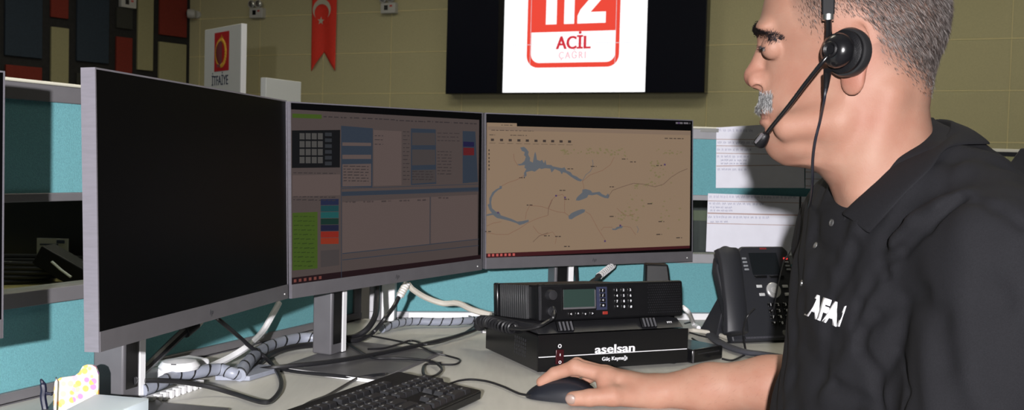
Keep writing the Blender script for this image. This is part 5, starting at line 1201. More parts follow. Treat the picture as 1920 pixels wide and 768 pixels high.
def np_mesh(name, pos, quads, m, parent, col=None):
    me = bpy.data.meshes.new(name); inv = np.array(wm(parent).inverted()); p = pos @ inv[:3, :3].T + inv[:3, 3]
    me.vertices.add(len(p)); me.vertices.foreach_set('co', p.astype(f32).ravel())
    n = len(quads); k = quads.shape[1]; me.loops.add(n * k); me.loops.foreach_set('vertex_index', quads.astype(np.int32).ravel())
    me.polygons.add(n); me.polygons.foreach_set('loop_start', np.arange(0, n * k, k, dtype=np.int32))
    me.update(calc_edges=True); me.validate()
    me.polygons.foreach_set('use_smooth', np.ones(len(me.polygons), bool)); me.materials.append(m)
    if col is not None:
        at = me.color_attributes.new('tint', 'FLOAT_COLOR', 'POINT'); c4_ = np.ones((len(p), 4), f32); c4_[:, :3] = col; at.data.foreach_set('color', c4_.ravel())
    o = bpy.data.objects.new(name, me); COL.objects.link(o); o.parent = parent; return o

HO = Vector((0.3762, 1.15, 1.2302)); HA = R_(20)
hf = np.array([-math.cos(HA), math.sin(HA), 0], f32); hl = np.array([-math.sin(HA), -math.cos(HA), 0], f32)
HM = np.stack([hf, hl, np.array([0, 0, 1], f32)])     # rows: world -> head frame
HOn = np.array(HO, f32)
def toh(P): return (P - HOn) @ HM.T
def fromh(q): return Vector(tuple(np.array(q, f32) @ HM + HOn))
HEAD = [(0.124, 0.020, -0.030, 0.010), (0.120, 0.040, -0.045, 0.030), (0.110, 0.062, -0.062, 0.048), (0.095, 0.083, -0.078, 0.063), (0.072, 0.0945, -0.089, 0.071), (0.05, 0.0985, -0.0945, 0.0755), (0.035, 0.1015, -0.096, 0.0765),
 (0.0237, 0.1000, -0.0972, 0.077), (0.0149, 0.096, -0.0968, 0.0765), (0.0, 0.093, -0.0918, 0.0745), (-0.02, 0.0930, -0.0865, 0.0715), (-0.035, 0.0960, -0.083, 0.069), (-0.05, 0.0965, -0.075, 0.067), (-0.0606, 0.0950, -0.06, 0.066), (-0.075, 0.0900, -0.05, 0.063), (-0.0931, 0.0850, -0.04, 0.056), (-0.1055, 0.074, -0.03, 0.048), (-0.113, 0.060, -0.02, 0.038)]
NECK = [(-0.01, 0.0, -0.080, 0.052), (-0.035, 0.022, -0.0835, 0.060), (-0.065, 0.034, -0.088, 0.063), (-0.10, 0.042, -0.095, 0.063), (-0.118, 0.040, -0.100, 0.063), (-0.128, 0.0288, -0.104, 0.063), (-0.1415, 0.017, -0.108, 0.063), (-0.155, 0.0115, -0.112, 0.065), (-0.170, 0.006, -0.118, 0.064), (-0.180, -0.020, -0.120, 0.060), (-0.21, -0.040, -0.120, 0.055)]
def head_sdf(P):
    q = toh(P); A = np.abs(q); S = np.stack([q[..., 0], A[..., 1], q[..., 2]], -1)    # mirrored
    fz = np.clip((0.045 - q[..., 2]) / 0.05, 0, 1) * np.clip((q[..., 0] - 0.0) / 0.095, 0, 1)
    qq = q.copy(); qq[..., 1] = q[..., 1] * (1 + 0.7 * fz)
    d = loft(qq, HEAD, 2.25)
    d = smin(d, ell(S, (-0.012, 0.012, 0.055), (0.088, 0.062, 0.068)), 0.02)
    d = smin(d, loft(q, NECK, 2.2), 0.018)
    d = smin(d, ell(S, (0.088, 0.022, 0.033), (0.014, 0.026, 0.009)), 0.010)       # brow
    d = smax(d, -ell(S, (0.103, 0.033, 0.012), (0.018, 0.019, 0.012)), 0.012)      # eye socket
    d = smin(d, sph(S, (0.0805, 0.032, 0.0115), 0.0138), 0.004)                    # lids
    d = smax(d, -ell(S, (0.0945, 0.033, 0.0085), (0.010, 0.0110, 0.0015)), 0.0015)
    d = smin(d, cap(S, (0.060, 0.048, -0.078), (0.010, 0.052, -0.072), 0.016, 0.018), 0.02)   # jaw line
    d = smin(d, sph(S, (0.066, 0.008, -0.093), 0.0215), 0.015)                     # chin
    d = smin(d, ell(S, (0.045, 0.0, -0.100), (0.036, 0.046, 0.020)), 0.016)        # soft under-chin
    # nose
    d = smin(d, cap(S, (0.0900, 0, 0.020), (0.1035, 0, -0.016), 0.0095, 0.0105), 0.009)
    d = smin(d, sph(S, (0.1030, 0, -0.0190), 0.0117), 0.008)
    d = smin(d, ell(S, (0.0965, 0.0135, -0.0250), (0.0125, 0.0065, 0.0095)), 0.008)
    d = smax(d, -ell(S, (0.0985, 0.0150, -0.0335), (0.0062, 0.0050, 0.0050)), 0.0015)
    d = smax(d, -cap(S, (0.097, 0.021, -0.018), (0.088, 0.037, -0.056), 0.0026), 0.007)   # cheek fold
    # lips
    d = smin(d, ell(S, (0.0885, 0, -0.0570), (0.0105, 0.024, 0.0058)), 0.005)
    d = smin(d, ell(S, (0.0855, 0, -0.0715), (0.0108, 0.020, 0.0062)), 0.005)
    d = smax(d, -cap(S, (0.101, 0, -0.0650), (0.084, 0.022, -0.0662), 0.0012), 0.003)
    d = smax(d, -ell(S, (0.100, 0, -0.0815), (0.009, 0.02, 0.0035)), 0.006)
    # ears
    e = S - np.array([-0.008, 0.078, -0.004], f32); ca, sa = math.cos(0.5), math.sin(0.5)
    ex = e[..., 0] * ca - e[..., 1] * sa * -1 * -1; u_ = e[..., 0] * ca + e[..., 1] * -sa; v_ = e[..., 0] * sa + e[..., 1] * ca
    E_ = np.stack([u_, v_, e[..., 2]], -1)
    pin = ell(E_, (0, 0, 0.004), (0.0185, 0.0062, 0.0300)); pin = smax(pin, -ell(E_, (0.003, 0.007, 0.006), (0.0115, 0.0055, 0.019)), 0.003)
    pin = smin(pin, ell(E_, (0.001, 0.0, -0.0270), (0.0135, 0.0052, 0.0150)), 0.008)
    d = smin(d, pin, 0.005)
    # tendon at the side of the neck
    d = smin(d, cap(S, (-0.045, 0.055, -0.045), (-0.018, 0.045, -0.145), 0.010, 0.010), 0.02)
    return d
# torso table in world x (front is the smaller x): rows z, front, back, half width about y = 1.17
TORS = [(1.165, 0.452, 0.478, 0.03), (1.145, 0.430, 0.502, 0.07), (1.12, 0.395, 0.535, 0.12), (1.09, 0.372, 0.566, 0.162), (1.06, 0.356, 0.586, 0.184), (1.03, 0.353, 0.600, 0.195), (1.00, 0.346, 0.610, 0.20), (0.955, 0.342, 0.618, 0.20), (0.90, 0.338, 0.622, 0.20), (0.825, 0.326, 0.622, 0.20), (0.70, 0.308, 0.62, 0.205), (0.60, 0.300, 0.62, 0.20), (0.50, 0.32, 0.62, 0.19)]
YT = 1.175
SHL = (0.468, 0.968, 1.022); ELL = (0.462, 0.945, 0.80)
SHR = (0.455, 1.372, 1.020); ELR = (0.470, 1.470, 0.800)
def torso(P, off):
    q = P.copy(); q[..., 1] -= YT
    d = loft(q, TORS, 2.25)
    d = smin(d, cap(P, (0.470, 1.12, 1.075), SHL, 0.062, 0.058), 0.05)
    d = smin(d, cap(P, (0.470, 1.23, 1.075), SHR, 0.062, 0.058), 0.05)
    return d + off
# right arm and hand, measured along the photographed forearm
def W3(x, y, Y): return tuple(ony(x, y, Y))
WR = W3(1238, 733, 1.548)
IDX = [W3(1142, 705, 1.540), W3(1078, 688, 1.552), W3(1040, 700, 1.562), W3(1016, 716, 1.566)]
MID = [W3(1136, 699, 1.562), W3(1082, 682, 1.580), W3(1050, 696, 1.592), W3(1034, 712, 1.596)]
RNG = [W3(1142, 700, 1.583), W3(1098, 690, 1.602), W3(1070, 706, 1.612), W3(1058, 722, 1.614)]
PNK = [W3(1152, 706, 1.602), W3(1116, 702, 1.622), W3(1096, 716, 1.628), W3(1086, 730, 1.628)]
THB = [W3(1205, 739, 1.528), W3(1150, 742, 1.514), W3(1106, 745, 1.513), W3(1074, 747, 1.517)]
def arm_r(P):
    d = cap(P, SHR, ELR, 0.052, 0.046)
    E1 = np.array(ELR); w = np.array(WR)
    mid = W3(1440, 722, 1.495)
    d = smin(d, cap(P, ELR, mid, 0.044, 0.0425), 0.02)
    d = smin(d, cap(P, mid, W3(1330, 728, 1.520), 0.0425, 0.0335), 0.012)
    up = 0.0
    w1 = (WR[0], WR[1] - 0.010, WR[2]); w2 = (WR[0], WR[1] + 0.014, WR[2] + 0.001)
    d = smin(d, cap(P, W3(1330, 728, 1.520), w1, 0.0320, 0.0215), 0.02)
    d = smin(d, cap(P, W3(1330, 727, 1.530), w2, 0.0310, 0.0200), 0.02)
    # palm: metacarpals
    h = None
    for fg, r0, r1 in ((IDX, 0.0150, 0.0118), (MID, 0.0150, 0.0120), (RNG, 0.0140, 0.0112), (PNK, 0.0130, 0.0104)):
        s = (WR[0] - 0.006, WR[1] + (fg[0][1] - 1.568) * 0.45 + 0.004, WR[2] + 0.001)
        c = cap(P, s, fg[0], r0 + 0.003, r1); h = c if h is None else smin(h, c, 0.014)
    d = smin(d, h, 0.012)
    d = smin(d, cap(P, (WR[0] - 0.012, WR[1] - 0.012, WR[2] - 0.004), THB[1], 0.0205, 0.0145), 0.016)      # thumb base
    fing = None
    for fg, rs in ((IDX, (0.0128, 0.0114, 0.0102, 0.0088)), (MID, (0.0112, 0.0094, 0.0086, 0.0076)), (RNG, (0.0106, 0.0090, 0.0082, 0.0074)), (PNK, (0.0096, 0.0080, 0.0072, 0.0066))):
        c = cap(P, fg[0], fg[1], rs[0], rs[1]); c = smin(c, cap(P, fg[1], fg[2], rs[1], rs[2]), 0.004); c = smin(c, cap(P, fg[2], fg[3], rs[2], rs[3]), 0.003)
        c = smin(c, sph(P, fg[1], rs[1] * 1.06), 0.004)
        fing = c if fing is None else np.minimum(fing, c)
    d = smin(d, cap(P, W3(1132, 708, 1.535), W3(1136, 736, 1.522), 0.0125, 0.0125), 0.012)
    c = cap(P, THB[1], THB[2], 0.0145, 0.0128); c = smin(c, cap(P, THB[2], THB[3], 0.0128, 0.0112), 0.004)
    fing = np.minimum(fing, c)
    d = smin(d, fing, 0.006)
    return d
def arm_l(P):
    d = cap(P, SHL, ELL, 0.052, 0.046)
    # forearm resting across the lap, below the picture
    d = smin(d, cap(P, ELL, (0.30, 1.03, 0.665), 0.043, 0.028), 0.03)
    d = smin(d, cap(P, (0.30, 1.03, 0.665), (0.235, 1.07, 0.650), 0.026, 0.022), 0.02)
    c = None
    for k in range(4):
        a = (0.238, 1.052 + k * 0.017, 0.650 - abs(k - 1.5) * 0.001); b = (0.190, 1.060 + k * 0.020, 0.640); e = (0.165, 1.062 + k * 0.021, 0.620 + abs(k - 1.2) * 0.004)
        q = smin(cap(P, a, b, 0.0105, 0.009), cap(P, b, e, 0.009, 0.007), 0.004); c = q if c is None else np.minimum(c, q)
    q = smin(cap(P, (0.265, 1.03, 0.652), (0.225, 1.02, 0.645), 0.013, 0.0105), cap(P, (0.225, 1.02, 0.645), (0.195, 1.030, 0.640), 0.0105, 0.0085), 0.004); c = np.minimum(c, q)
    return smin(d, c, 0.006)
def body_sdf(P):
    P = P.astype(f32); shp = P.shape[:-1]; P = P.reshape(-1, 3)
    lo = P.min(0); hi = P.max(0)
    out = torso(P, 0.018)
    def near(a, b, m=0.06): return (lo[0] < b[0] + m) and (hi[0] > a[0] - m) and (lo[1] < b[1] + m) and (hi[1] > a[1] - m) and (lo[2] < b[2] + m) and (hi[2] > a[2] - m)
    if near((0.24, 1.03, 1.0), (0.52, 1.28, 1.37)): out = smin(out, head_sdf(P), 0.010)
    if near((0.03, 1.32, 0.72), (0.53, 1.68, 1.08)): out = smin(out, arm_r(P), 0.012)
    if near((0.13, 0.88, 0.58), (0.53, 1.16, 1.08)): out = smin(out, arm_l(P), 0.012)
    return out.reshape(shp)

man = thing('person', (0.46, 1.18, 0.0), 'grey-haired man in black shirt and headset, seen in profile, hand on the mouse', 'person')
pos, quads = surface(body_sdf, (0.0, 0.86, 0.56), (0.66, 1.70, 1.375), 0.0019)
# skin tint: pigment, darker eye area, painted nostril shade and painted arm brightness
q = toh(pos.astype(f32)); base = np.array([0.265, 0.150, 0.107], f32); col = np.tile(base, (len(pos), 1))
def blob(c, r, k, rgb):
    s_ = np.stack([q[:, 0], np.abs(q[:, 1]), q[:, 2]], 1); w = np.exp(-(((s_ - np.array(c)) / np.array(r)) ** 2).sum(1)) * k
    col[:] = col * (1 - w[:, None]) + np.array(rgb) * w[:, None]
blob((0.108, 0.0, -0.02), (0.02, 0.02, 0.02), 0.5, (0.26, 0.10, 0.075))
blob((0.0985, 0.0150, -0.0335), (0.0045, 0.0040, 0.0035), 0.9, (0.03, 0.012, 0.01))  # shade of the nostril hollow painted into the tint
blob((-0.008, 0.085, -0.01), (0.03, 0.02, 0.035), 0.6, (0.27, 0.105, 0.08))
blob((0.07, 0.055, -0.02), (0.03, 0.03, 0.03), 0.35, (0.26, 0.12, 0.085))
blob((0.092, 0.0, -0.066), (0.012, 0.022, 0.012), 0.6, (0.22, 0.085, 0.065))
blob((-0.03, 0.06, -0.07), (0.03, 0.03, 0.03), 0.4, (0.27, 0.125, 0.09))
blob((0.094, 0.033, 0.010), (0.012, 0.016, 0.010), 0.4, (0.15, 0.07, 0.05))  # darker around the eyes
HB_U = [-0.12, -0.085, -0.06, -0.035, -0.015, 0.01, 0.026, 0.044, 0.057, 0.064, 0.071, 0.085]; HB_Z = [-0.047, -0.044, -0.034, -0.014, 0.014, 0.034, 0.010, 0.018, 0.034, 0.056, 0.100, 0.2]
def hair_mask(q): return q[:, 2] - np.interp(q[:, 0], HB_U, HB_Z)
hm = np.clip(hair_mask(q) / 0.045, 0, 1) * (q[:, 2] > -0.06)
notear = 1 - np.clip(np.exp(-(((q[:, 0] + 0.008) / 0.02) ** 2 + ((q[:, 2]) / 0.034) ** 2)) * (np.abs(q[:, 1]) > 0.074) * 3, 0, 1)
hm = hm * notear
col = col * (1 - 0.75 * hm[:, None]) + np.array([0.05, 0.036, 0.03]) * 0.75 * hm[:, None]
ayc = np.abs(q[:, 1]); bzc = 0.0335 - np.clip(ayc - 0.018, 0, 1) * 0.18 - np.clip(ayc - 0.032, 0, 1) * 0.6
bwc = np.exp(-(((q[:, 2] - bzc) / (0.0044 - 0.09 * np.clip(ayc - 0.020, 0, 0.03))) ** 2)) * (ayc > 0.009) * (ayc < 0.045) * (q[:, 0] > 0.06) * 0.8
col = col * (1 - bwc[:, None]) + np.array([0.02, 0.014, 0.012]) * bwc[:, None]
arm_w = (pos[:, 0] < 0.46) & (pos[:, 2] < 0.9); col[arm_w] *= np.array([1.32, 1.30, 1.30])  # arm tint painted lighter to offset the flash falling off
M_skin = mat('skin', (0.4, 0.2, 0.13), rough=0.6, spec=0.3, bump=0.12, bscale=600)
nt = M_skin.node_tree; at = nt.nodes.new('ShaderNodeAttribute'); at.attribute_name = 'tint'
nz = nt.nodes.new('ShaderNodeTexNoise'); nz.inputs['Scale'].default_value = 30; nz.inputs['Detail'].default_value = 6
tc = nt.nodes.new('ShaderNodeTexCoord'); nt.links.new(tc.outputs['Object'], nz.inputs['Vector'])
rp = nt.nodes.new('ShaderNodeValToRGB'); rp.color_ramp.elements[0].position = 0.3; rp.color_ramp.elements[1].position = 0.7; rp.color_ramp.elements[0].color = (0.97, 0.83, 0.80, 1); rp.color_ramp.elements[1].color = (1.08, 1.08, 1.08, 1)
nt.links.new(nz.outputs['Fac'], rp.inputs[0]); mx = nt.nodes.new('ShaderNodeMix'); mx.data_type = 'RGBA'; mx.blend_type = 'MULTIPLY'; mx.inputs['Factor'].default_value = 1.0
nt.links.new(at.outputs['Color'], mx.inputs[6]); nt.links.new(rp.outputs[0], mx.inputs[7]); bs = nt.nodes['Principled BSDF']; nt.links.new(mx.outputs[2], bs.inputs['Base Color'])
bs.inputs['Subsurface Weight'].default_value = 0.12; bs.inputs['Subsurface Radius'].default_value = (0.012, 0.005, 0.003); bs.inputs['Subsurface Scale'].default_value = 0.5
skin = np_mesh('body', pos, quads, M_skin, man, col)

# eyes
for s_ in (-1, 1):
    c = fromh((0.0805, 0.032 * s_, 0.0112)); mb = MB(); mb.sphere(c, 0.0128, 20, 14); ey = build('eye', mb, mat('eye_white', (0.20, 0.17, 0.16), rough=0.5), man)
    d_ = (fromh((1, 0, -0.05)) - fromh((0, 0, 0))).normalized(); mb = MB(); mb.lathe(c + d_ * 0.0112, d_, [(0, 0.0058), (0.0012, 0.0048), (0.0019, 0.0025), (0.0020, 0.0005)], n=20); build('iris', mb, mat('iris_dark', (0.02, 0.012, 0.008), rough=0.15), ey)

# hair, moustache, eyebrows: many short strands
def hair_mat(name, cols):
    m = bpy.data.materials.new(name); m.use_nodes = True; nt = m.node_tree; b = nt.nodes['Principled BSDF']; b.inputs['Roughness'].default_value = 0.45; b.inputs['Specular IOR Level'].default_value = 0.3
    g_ = nt.nodes.new('ShaderNodeNewGeometry'); r_ = nt.nodes.new('ShaderNodeValToRGB'); r_.color_ramp.interpolation = 'LINEAR'
    e = r_.color_ramp.elements; e[0].position = 0; e[0].color = (*cols[0], 1); e[1].position = 1; e[1].color = (*cols[-1], 1)
    for i, c in enumerate(cols[1:-1]): k = e.new((i + 1) / (len(cols) - 1)); k.color = (*c, 1)
    nt.links.new(g_.outputs['Random Per Island'], r_.inputs[0]); nt.links.new(r_.outputs[0], b.inputs['Base Color']); return m
skin_me = skin.data; nv = len(skin_me.vertices); co = np.empty(nv * 3, f32); no = np.empty(nv * 3, f32); skin_me.vertices.foreach_get('co', co); skin_me.vertices.foreach_get('normal', no)
co = co.reshape(-1, 3) + np.array(man.location, f32); no = no.reshape(-1, 3); qh = toh(co); nh = no @ HM.T
def strands(name, sel_w, count, length, width, flow, m, seed, lift=0.3, jitter=0.25, taper=True):
    rng = np.random.default_rng(seed); w = sel_w / sel_w.sum(); i = rng.choice(nv, size=count, p=w)
    p = qh[i] + rng.normal(0, 0.0009, (count, 3)); n = nh[i]; n /= np.linalg.norm(n, axis=1, keepdims=True) + 1e-9
    fdir = flow(p); fdir = fdir - n * (fdir * n).sum(1, keepdims=True); fdir /= np.linalg.norm(fdir, axis=1, keepdims=True) + 1e-9
    d = fdir + n * lift + rng.normal(0, jitter, (count, 3)); d /= np.linalg.norm(d, axis=1, keepdims=True)
    L_ = length * rng.uniform(0.6, 1.25, count)[:, None]
    if name == 'hair': L_ = L_ * (0.4 + 0.6 * np.clip(hair_mask(p) / 0.04, 0, 1))[:, None]
    if callable(length): pass
    side = np.cross(d, n); side /= np.linalg.norm(side, axis=1, keepdims=True) + 1e-9
    s2 = np.cross(d, side)
    a0 = p - n * 0.0008; tip = p + d * L_; mid = p + d * L_ * 0.55 + n * L_ * 0.06
    wv = width / 2
    V = np.stack([a0 + side * wv, a0 - side * wv, mid + side * wv * .8, mid - side * wv * .8, tip, a0 + s2 * wv, a0 - s2 * wv], 1)
    V = V.reshape(-1, 3) @ HM + HOn
    o = np.arange(count)[:, None] * 7
    T = np.concatenate([o + np.array([[0, 1, 3]]), o + np.array([[0, 3, 2]]), o + np.array([[2, 3, 4]]), o + np.array([[5, 6, 4]])])
    ob = np_mesh(name, V, T, m, man); return ob
M_hair = hair_mat('salt_pepper_hair', [(0.010, 0.008, 0.008), (0.022, 0.016, 0.014), (0.055, 0.042, 0.037), (0.115, 0.094, 0.086), (0.26, 0.235, 0.225)])
hmask = np.clip(hair_mask(qh) / 0.04, 0, 1) ** 1.2 * (qh[:, 2] > -0.05)
ear_cut = ((np.abs(qh[:, 1]) > 0.070) & (((qh[:, 0] + 0.006) / 0.026) ** 2 + ((qh[:, 2] + 0.0) / 0.038) ** 2 < 1))
hmask = hmask * (~ear_cut)
front_fade = np.clip((0.06 - qh[:, 0]) / 0.06, 0.12, 1.0); hmask = hmask * front_fade
strands('hair', hmask, 46000, 0.0080, 0.00028, lambda p: np.stack([-0.55 + 0 * p[:, 0], 0 * p[:, 0], -0.75 + 0.9 * (p[:, 2] > 0.09)], 1), M_hair, 1, lift=0.28, jitter=0.13)
mw = np.exp(-(((qh[:, 2] + 0.0475) / 0.0090) ** 4)) * (np.abs(qh[:, 1]) < 0.027) * (qh[:, 0] > 0.078) * np.clip(1.3 - np.abs(qh[:, 1]) / 0.030, 0, 1)
M_mou = hair_mat('white_moustache', [(0.02, 0.02, 0.02), (0.20, 0.20, 0.20), (0.40, 0.40, 0.40), (0.55, 0.55, 0.55)])
strands('moustache', mw, 9000, 0.0056, 0.00034, lambda p: np.stack([-0.15 + 0 * p[:, 0], np.sign(p[:, 1]) * 0.45, -1 + 0 * p[:, 0]], 1), M_mou, 2, lift=0.10, jitter=0.10)
ay_ = np.abs(qh[:, 1]); bz = 0.0335 - np.clip(ay_ - 0.018, 0, 1) * 0.18 - np.clip(ay_ - 0.032, 0, 1) * 0.6
bw = np.exp(-(((qh[:, 2] - bz) / (0.0048 - 0.10 * np.clip(ay_ - 0.020, 0, 0.03))) ** 2)) * (ay_ > 0.008) * (ay_ < 0.046) * (qh[:, 0] > 0.060)
M_brow = hair_mat('dark_brow', [(0.008, 0.007, 0.008), (0.012, 0.01, 0.012), (0.03, 0.025, 0.03)])
strands('eyebrow', bw, 5200, 0.0058, 0.0005, lambda p: np.stack([0.25 + 0 * p[:, 0], np.sign(p[:, 1]) * 0.8, -0.25 + 0.3 * (np.abs(p[:, 1]) < 0.03)], 1), M_brow, 3, lift=0.08, jitter=0.05)
lw_ = (np.abs(qh[:, 2] - 0.0105) < 0.0022) * (np.abs(np.abs(qh[:, 1]) - 0.033) < 0.011) * (qh[:, 0] > 0.080) * 1.0
if lw_.sum() > 0: strands('eyelashes', lw_, 170, 0.0062, 0.0005, lambda p: np.stack([1 + 0 * p[:, 0], np.sign(p[:, 1]) * 0.2, -0.25 + 0 * p[:, 0]], 1), M_brow, 4, lift=0.5, jitter=0.1)
# forearm hair
M_armh = hair_mat('arm_hair_brown', [(0.03, 0.018, 0.012), (0.05, 0.03, 0.02), (0.08, 0.05, 0.035)])
aw = ((co[:, 0] > 0.25) & (co[:, 0] < 0.46) & (co[:, 2] < 0.86) & (co[:, 2] > 0.755) & (co[:, 1] > 1.38)) * 1.0
def aflow(p): v = np.array([-0.8, -0.1, -0.5], f32) @ HM.T; return np.tile(v, (len(p), 1))
strands('arm_hair', aw * (no[:, 2] > -0.4), 450, 0.007, 0.00010, aflow, M_armh, 5, lift=0.12, jitter=0.25)
# thumb nail
tn = Vector(THB[3]); mb = MB(); mb.sphere(tn + Vector((-0.0035, -0.0078, 0.0010)), 0.0066, 16, 10, sc=(1.35, 0.5, 1.15), rot=Matrix.Rotation(-0.35, 3, 'Z')); build('thumb_nail', mb, mat('nail', (0.27, 0.185, 0.155), rough=0.4), man)

# ------------------------------------------------------------------ shirt
def seg_dist(P, a, b, flat=None):
    a = np.array(a, f32); b = np.array(b, f32); d = b - a; q = P - a; t = np.clip((q @ d) / (d @ d), 0, 1); return np.sqrt(((q - t[..., None] * d) ** 2).sum(-1)), t
def foldpts(pts, Y): return [W3(x, y, Y_) for (x, y), Y_ in zip(pts, Y if isinstance(Y, (list, tuple)) else [Y] * len(pts))]
def shirt_solid(P):
    P = P.astype(f32)
    q = P.copy(); q[..., 1] -= YT
    d = loft(q, TORS, 2.25)
    d = smin(d, cap(P, (0.470, 1.12, 1.075), SHL, 0.062, 0.062), 0.05)
    d = smin(d, cap(P, (0.470, 1.23, 1.075), SHR, 0.062, 0.060), 0.05)
    d = smin(d, cap(P, SHL, (0.452, 0.952, 0.84), 0.064, 0.080), 0.022)
    d = smin(d, cap(P, SHR, (0.470, 1.45, 0.86), 0.060, 0.062), 0.03)
    return d
def solid_px(x, y):
    d = np.array(ray(x, y), f32); d /= np.linalg.norm(d); p = np.array(CAM, f32) + d * 0.7
    for _ in range(60):
        v = float(shirt_solid(p[None])[0]); p = p + d * v * 0.7
        if abs(v) < 2e-4 or p[1] > 1.6: break
    return tuple(p)
FOLDS = []   # (points, width, depth) measured creases and ridges
def F_add(pts, Y, w, dpt): 
    P_ = [solid_px(x, y) for x, y in pts]
    for a, b in zip(P_[:-1], P_[1:]): FOLDS.append((a, b, w, dpt))
F_add([(1800, 372), (1740, 425), (1690, 470), (1650, 494)], [0.925, 0.915, 0.925, 0.96], 0.0055, 0.010)
F_add([(1650, 494), (1656, 515)], 0.965, 0.006, 0.012)
F_add([(1640, 590), (1616, 620), (1612, 655), (1640, 700), (1650, 768)], [0.99, 1.0, 1.0, 0.99, 0.98], 0.006, 0.009)
F_add([(1680, 655), (1698, 690), (1700, 735), (1690, 768)], [0.93, 0.92, 0.915, 0.92], 0.004, 0.006)
F_add([(1811, 360), (1760, 385), (1712, 415), (1680, 450)], 0.925, 0.009, -0.006)
F_add([(1700, 330), (1640, 400), (1600, 470), (1570, 540)], [1.02, 1.03, 1.04, 1.06], 0.010, 0.0035)
F_add([(1740, 350), (1690, 410), (1655, 460), (1630, 530)], [0.98, 0.98, 0.99, 1.0], 0.010, 0.0035)
F_add([(1565, 720), (1600, 745), (1640, 760)], [1.05, 1.03, 1.0], 0.007, 0.007)
F_add([(1560, 600), (1545, 660), (1530, 720)], [1.08, 1.08, 1.08], 0.010, 0.003)
F_add([(1830, 375), (1870, 390), (1915, 420)], 0.93, 0.006, 0.004)
F_add([(1650, 590), (1690, 560), (1730, 545)], [0.96, 0.92, 0.9], 0.010, 0.003)
F_add([(1720, 300), (1660, 375), (1620, 430)], [1.0, 1.03, 1.05], 0.007, 0.003)
F_add([(1600, 455), (1585, 500), (1560, 560), (1550, 620)], [1.05, 1.06, 1.08, 1.09], 0.008, 0.003)
F_add([(1640, 520), (1610, 570), (1600, 610)], [1.0, 1.02, 1.03], 0.006, 0.004)
F_add([(1790, 300), (1760, 350), (1700, 400), (1660, 440)], [0.98, 0.96, 0.96, 0.97], 0.008, 0.003)
F_add([(1720, 560), (1760, 600), (1770, 680)], [0.88, 0.88, 0.88], 0.012, 0.003)
F_add([(1850, 450), (1870, 560), (1860, 700)], [0.88, 0.87, 0.87], 0.016, 0.003)
F_add([(1500, 640), (1540, 700), (1600, 760)], [1.12, 1.08, 1.04], 0.010, 0.003)
F_add([(1520, 450), (1560, 480), (1590, 530)], [1.10, 1.08, 1.07], 0.010, 0.0025)
def shirt_sdf(P):
    P = P.astype(f32); shp = P.shape[:-1]; P = P.reshape(-1, 3)
    d = shirt_solid(P)
    for a, b, w, dp in FOLDS:
        s, t = seg_dist(P, a, b); m = s < w * 4
        if m.any(): d[m] += 1.15 * dp * np.exp(-(s[m] / w) ** 2)
    x, y, z = P[:, 0], P[:, 1], P[:, 2]
    d += 0.0028 * np.sin(38 * x + 55 * z + 6 * np.sin(21 * y + 3)) * np.sin(31 * y - 24 * z + 3 * np.sin(17 * x)) + 0.0011 * np.sin(95 * x - 80 * z + 4 * np.sin(40 * y))
    # sleeve hems and shirt hem cut cleanly, neck opening left for the throat
    d = np.maximum(d, 0.56 - z)
    d = np.maximum(d, np.where((y < 1.03) & (x > 0.34), 0.79 - z, -1))
    d = np.maximum(d, np.where((y > 1.395), 0.875 - z + (y - 1.42) * 0.5, -1))
    # V of the open collar
    hd = sph(P, (0.352, 1.15, 1.098), 0.024); d = smax(d, -hd, 0.008)
    return d.reshape(shp)
pos2, quads2 = surface(shirt_sdf, (0.24, 0.84, 0.54), (0.68, 1.56, 1.21), 0.0030)
M_shirt = mat('shirt_black', (0.0085, 0.0085, 0.0105), rough=0.85, spec=0.2, noise=0.18, scale=900, bump=0.35, bscale=1400)
shirt = np_mesh('shirt', pos2, quads2, M_shirt, man)
def on_shirt(p, d, out=0.0):
    """march from p along d onto the cloth"""
    p = np.array(p, f32); d = np.array(d, f32); d /= np.linalg.norm(d)
    for _ in range(60):
        v = float(shirt_sdf(p[None])[0]); p = p + d * v * 0.7
        if abs(v) < 2e-4: break
    return Vector(tuple(p - d * out))
def cloth_px(x, y, out=0.0):
    d = ray(x, y); s = CAM + d * 0.80; return on_shirt(s, d, out)
# collar
def ring(pts, n=7): return smoothpts(pts, n)
near_f = [(0.487, 1.168, 1.166), (0.480, 1.115, 1.160), (0.458, 1.086, 1.140), W3(1690, 298, 1.080), W3(1640, 345, 1.082), W3(1604, 378, 1.092), W3(1582, 399, 1.105)]
near_o = [(0.508, 1.168, 1.143), (0.510, 1.085, 1.137), tuple(cloth_px(1782, 275, 0.004)), tuple(cloth_px(1745, 318, 0.004)), tuple(cloth_px(1700, 362, 0.004)), tuple(cloth_px(1664, 402, 0.004)), tuple(cloth_px(1630, 439, 0.004))]
near_i = [(0.485, 1.168, 1.13), (0.476, 1.12, 1.12), (0.455, 1.09, 1.10), (0.425, 1.086, 1.075), (0.398, 1.092, 1.05), (0.378, 1.105, 1.035), (0.368, 1.12, 1.03)]
far_f = [(0.487, 1.168, 1.166), (0.480, 1.220, 1.160), (0.455, 1.248, 1.140), (0.425, 1.252, 1.118), (0.395, 1.240, 1.096), W3(1556, 352, 1.215), W3(1552, 366, 1.195)]
far_o = [(0.508, 1.168, 1.143), (0.510, 1.255, 1.137), (0.480, 1.29, 1.115), (0.440, 1.285, 1.085), (0.40, 1.265, 1.06), W3(1520, 412, 1.215), W3(1540, 441, 1.17)]
far_i = [(0.485, 1.168, 1.13), (0.474, 1.215, 1.12), (0.450, 1.24, 1.10), (0.42, 1.242, 1.075), (0.392, 1.225, 1.05), W3(1556, 400, 1.20), W3(1556, 420, 1.18)]
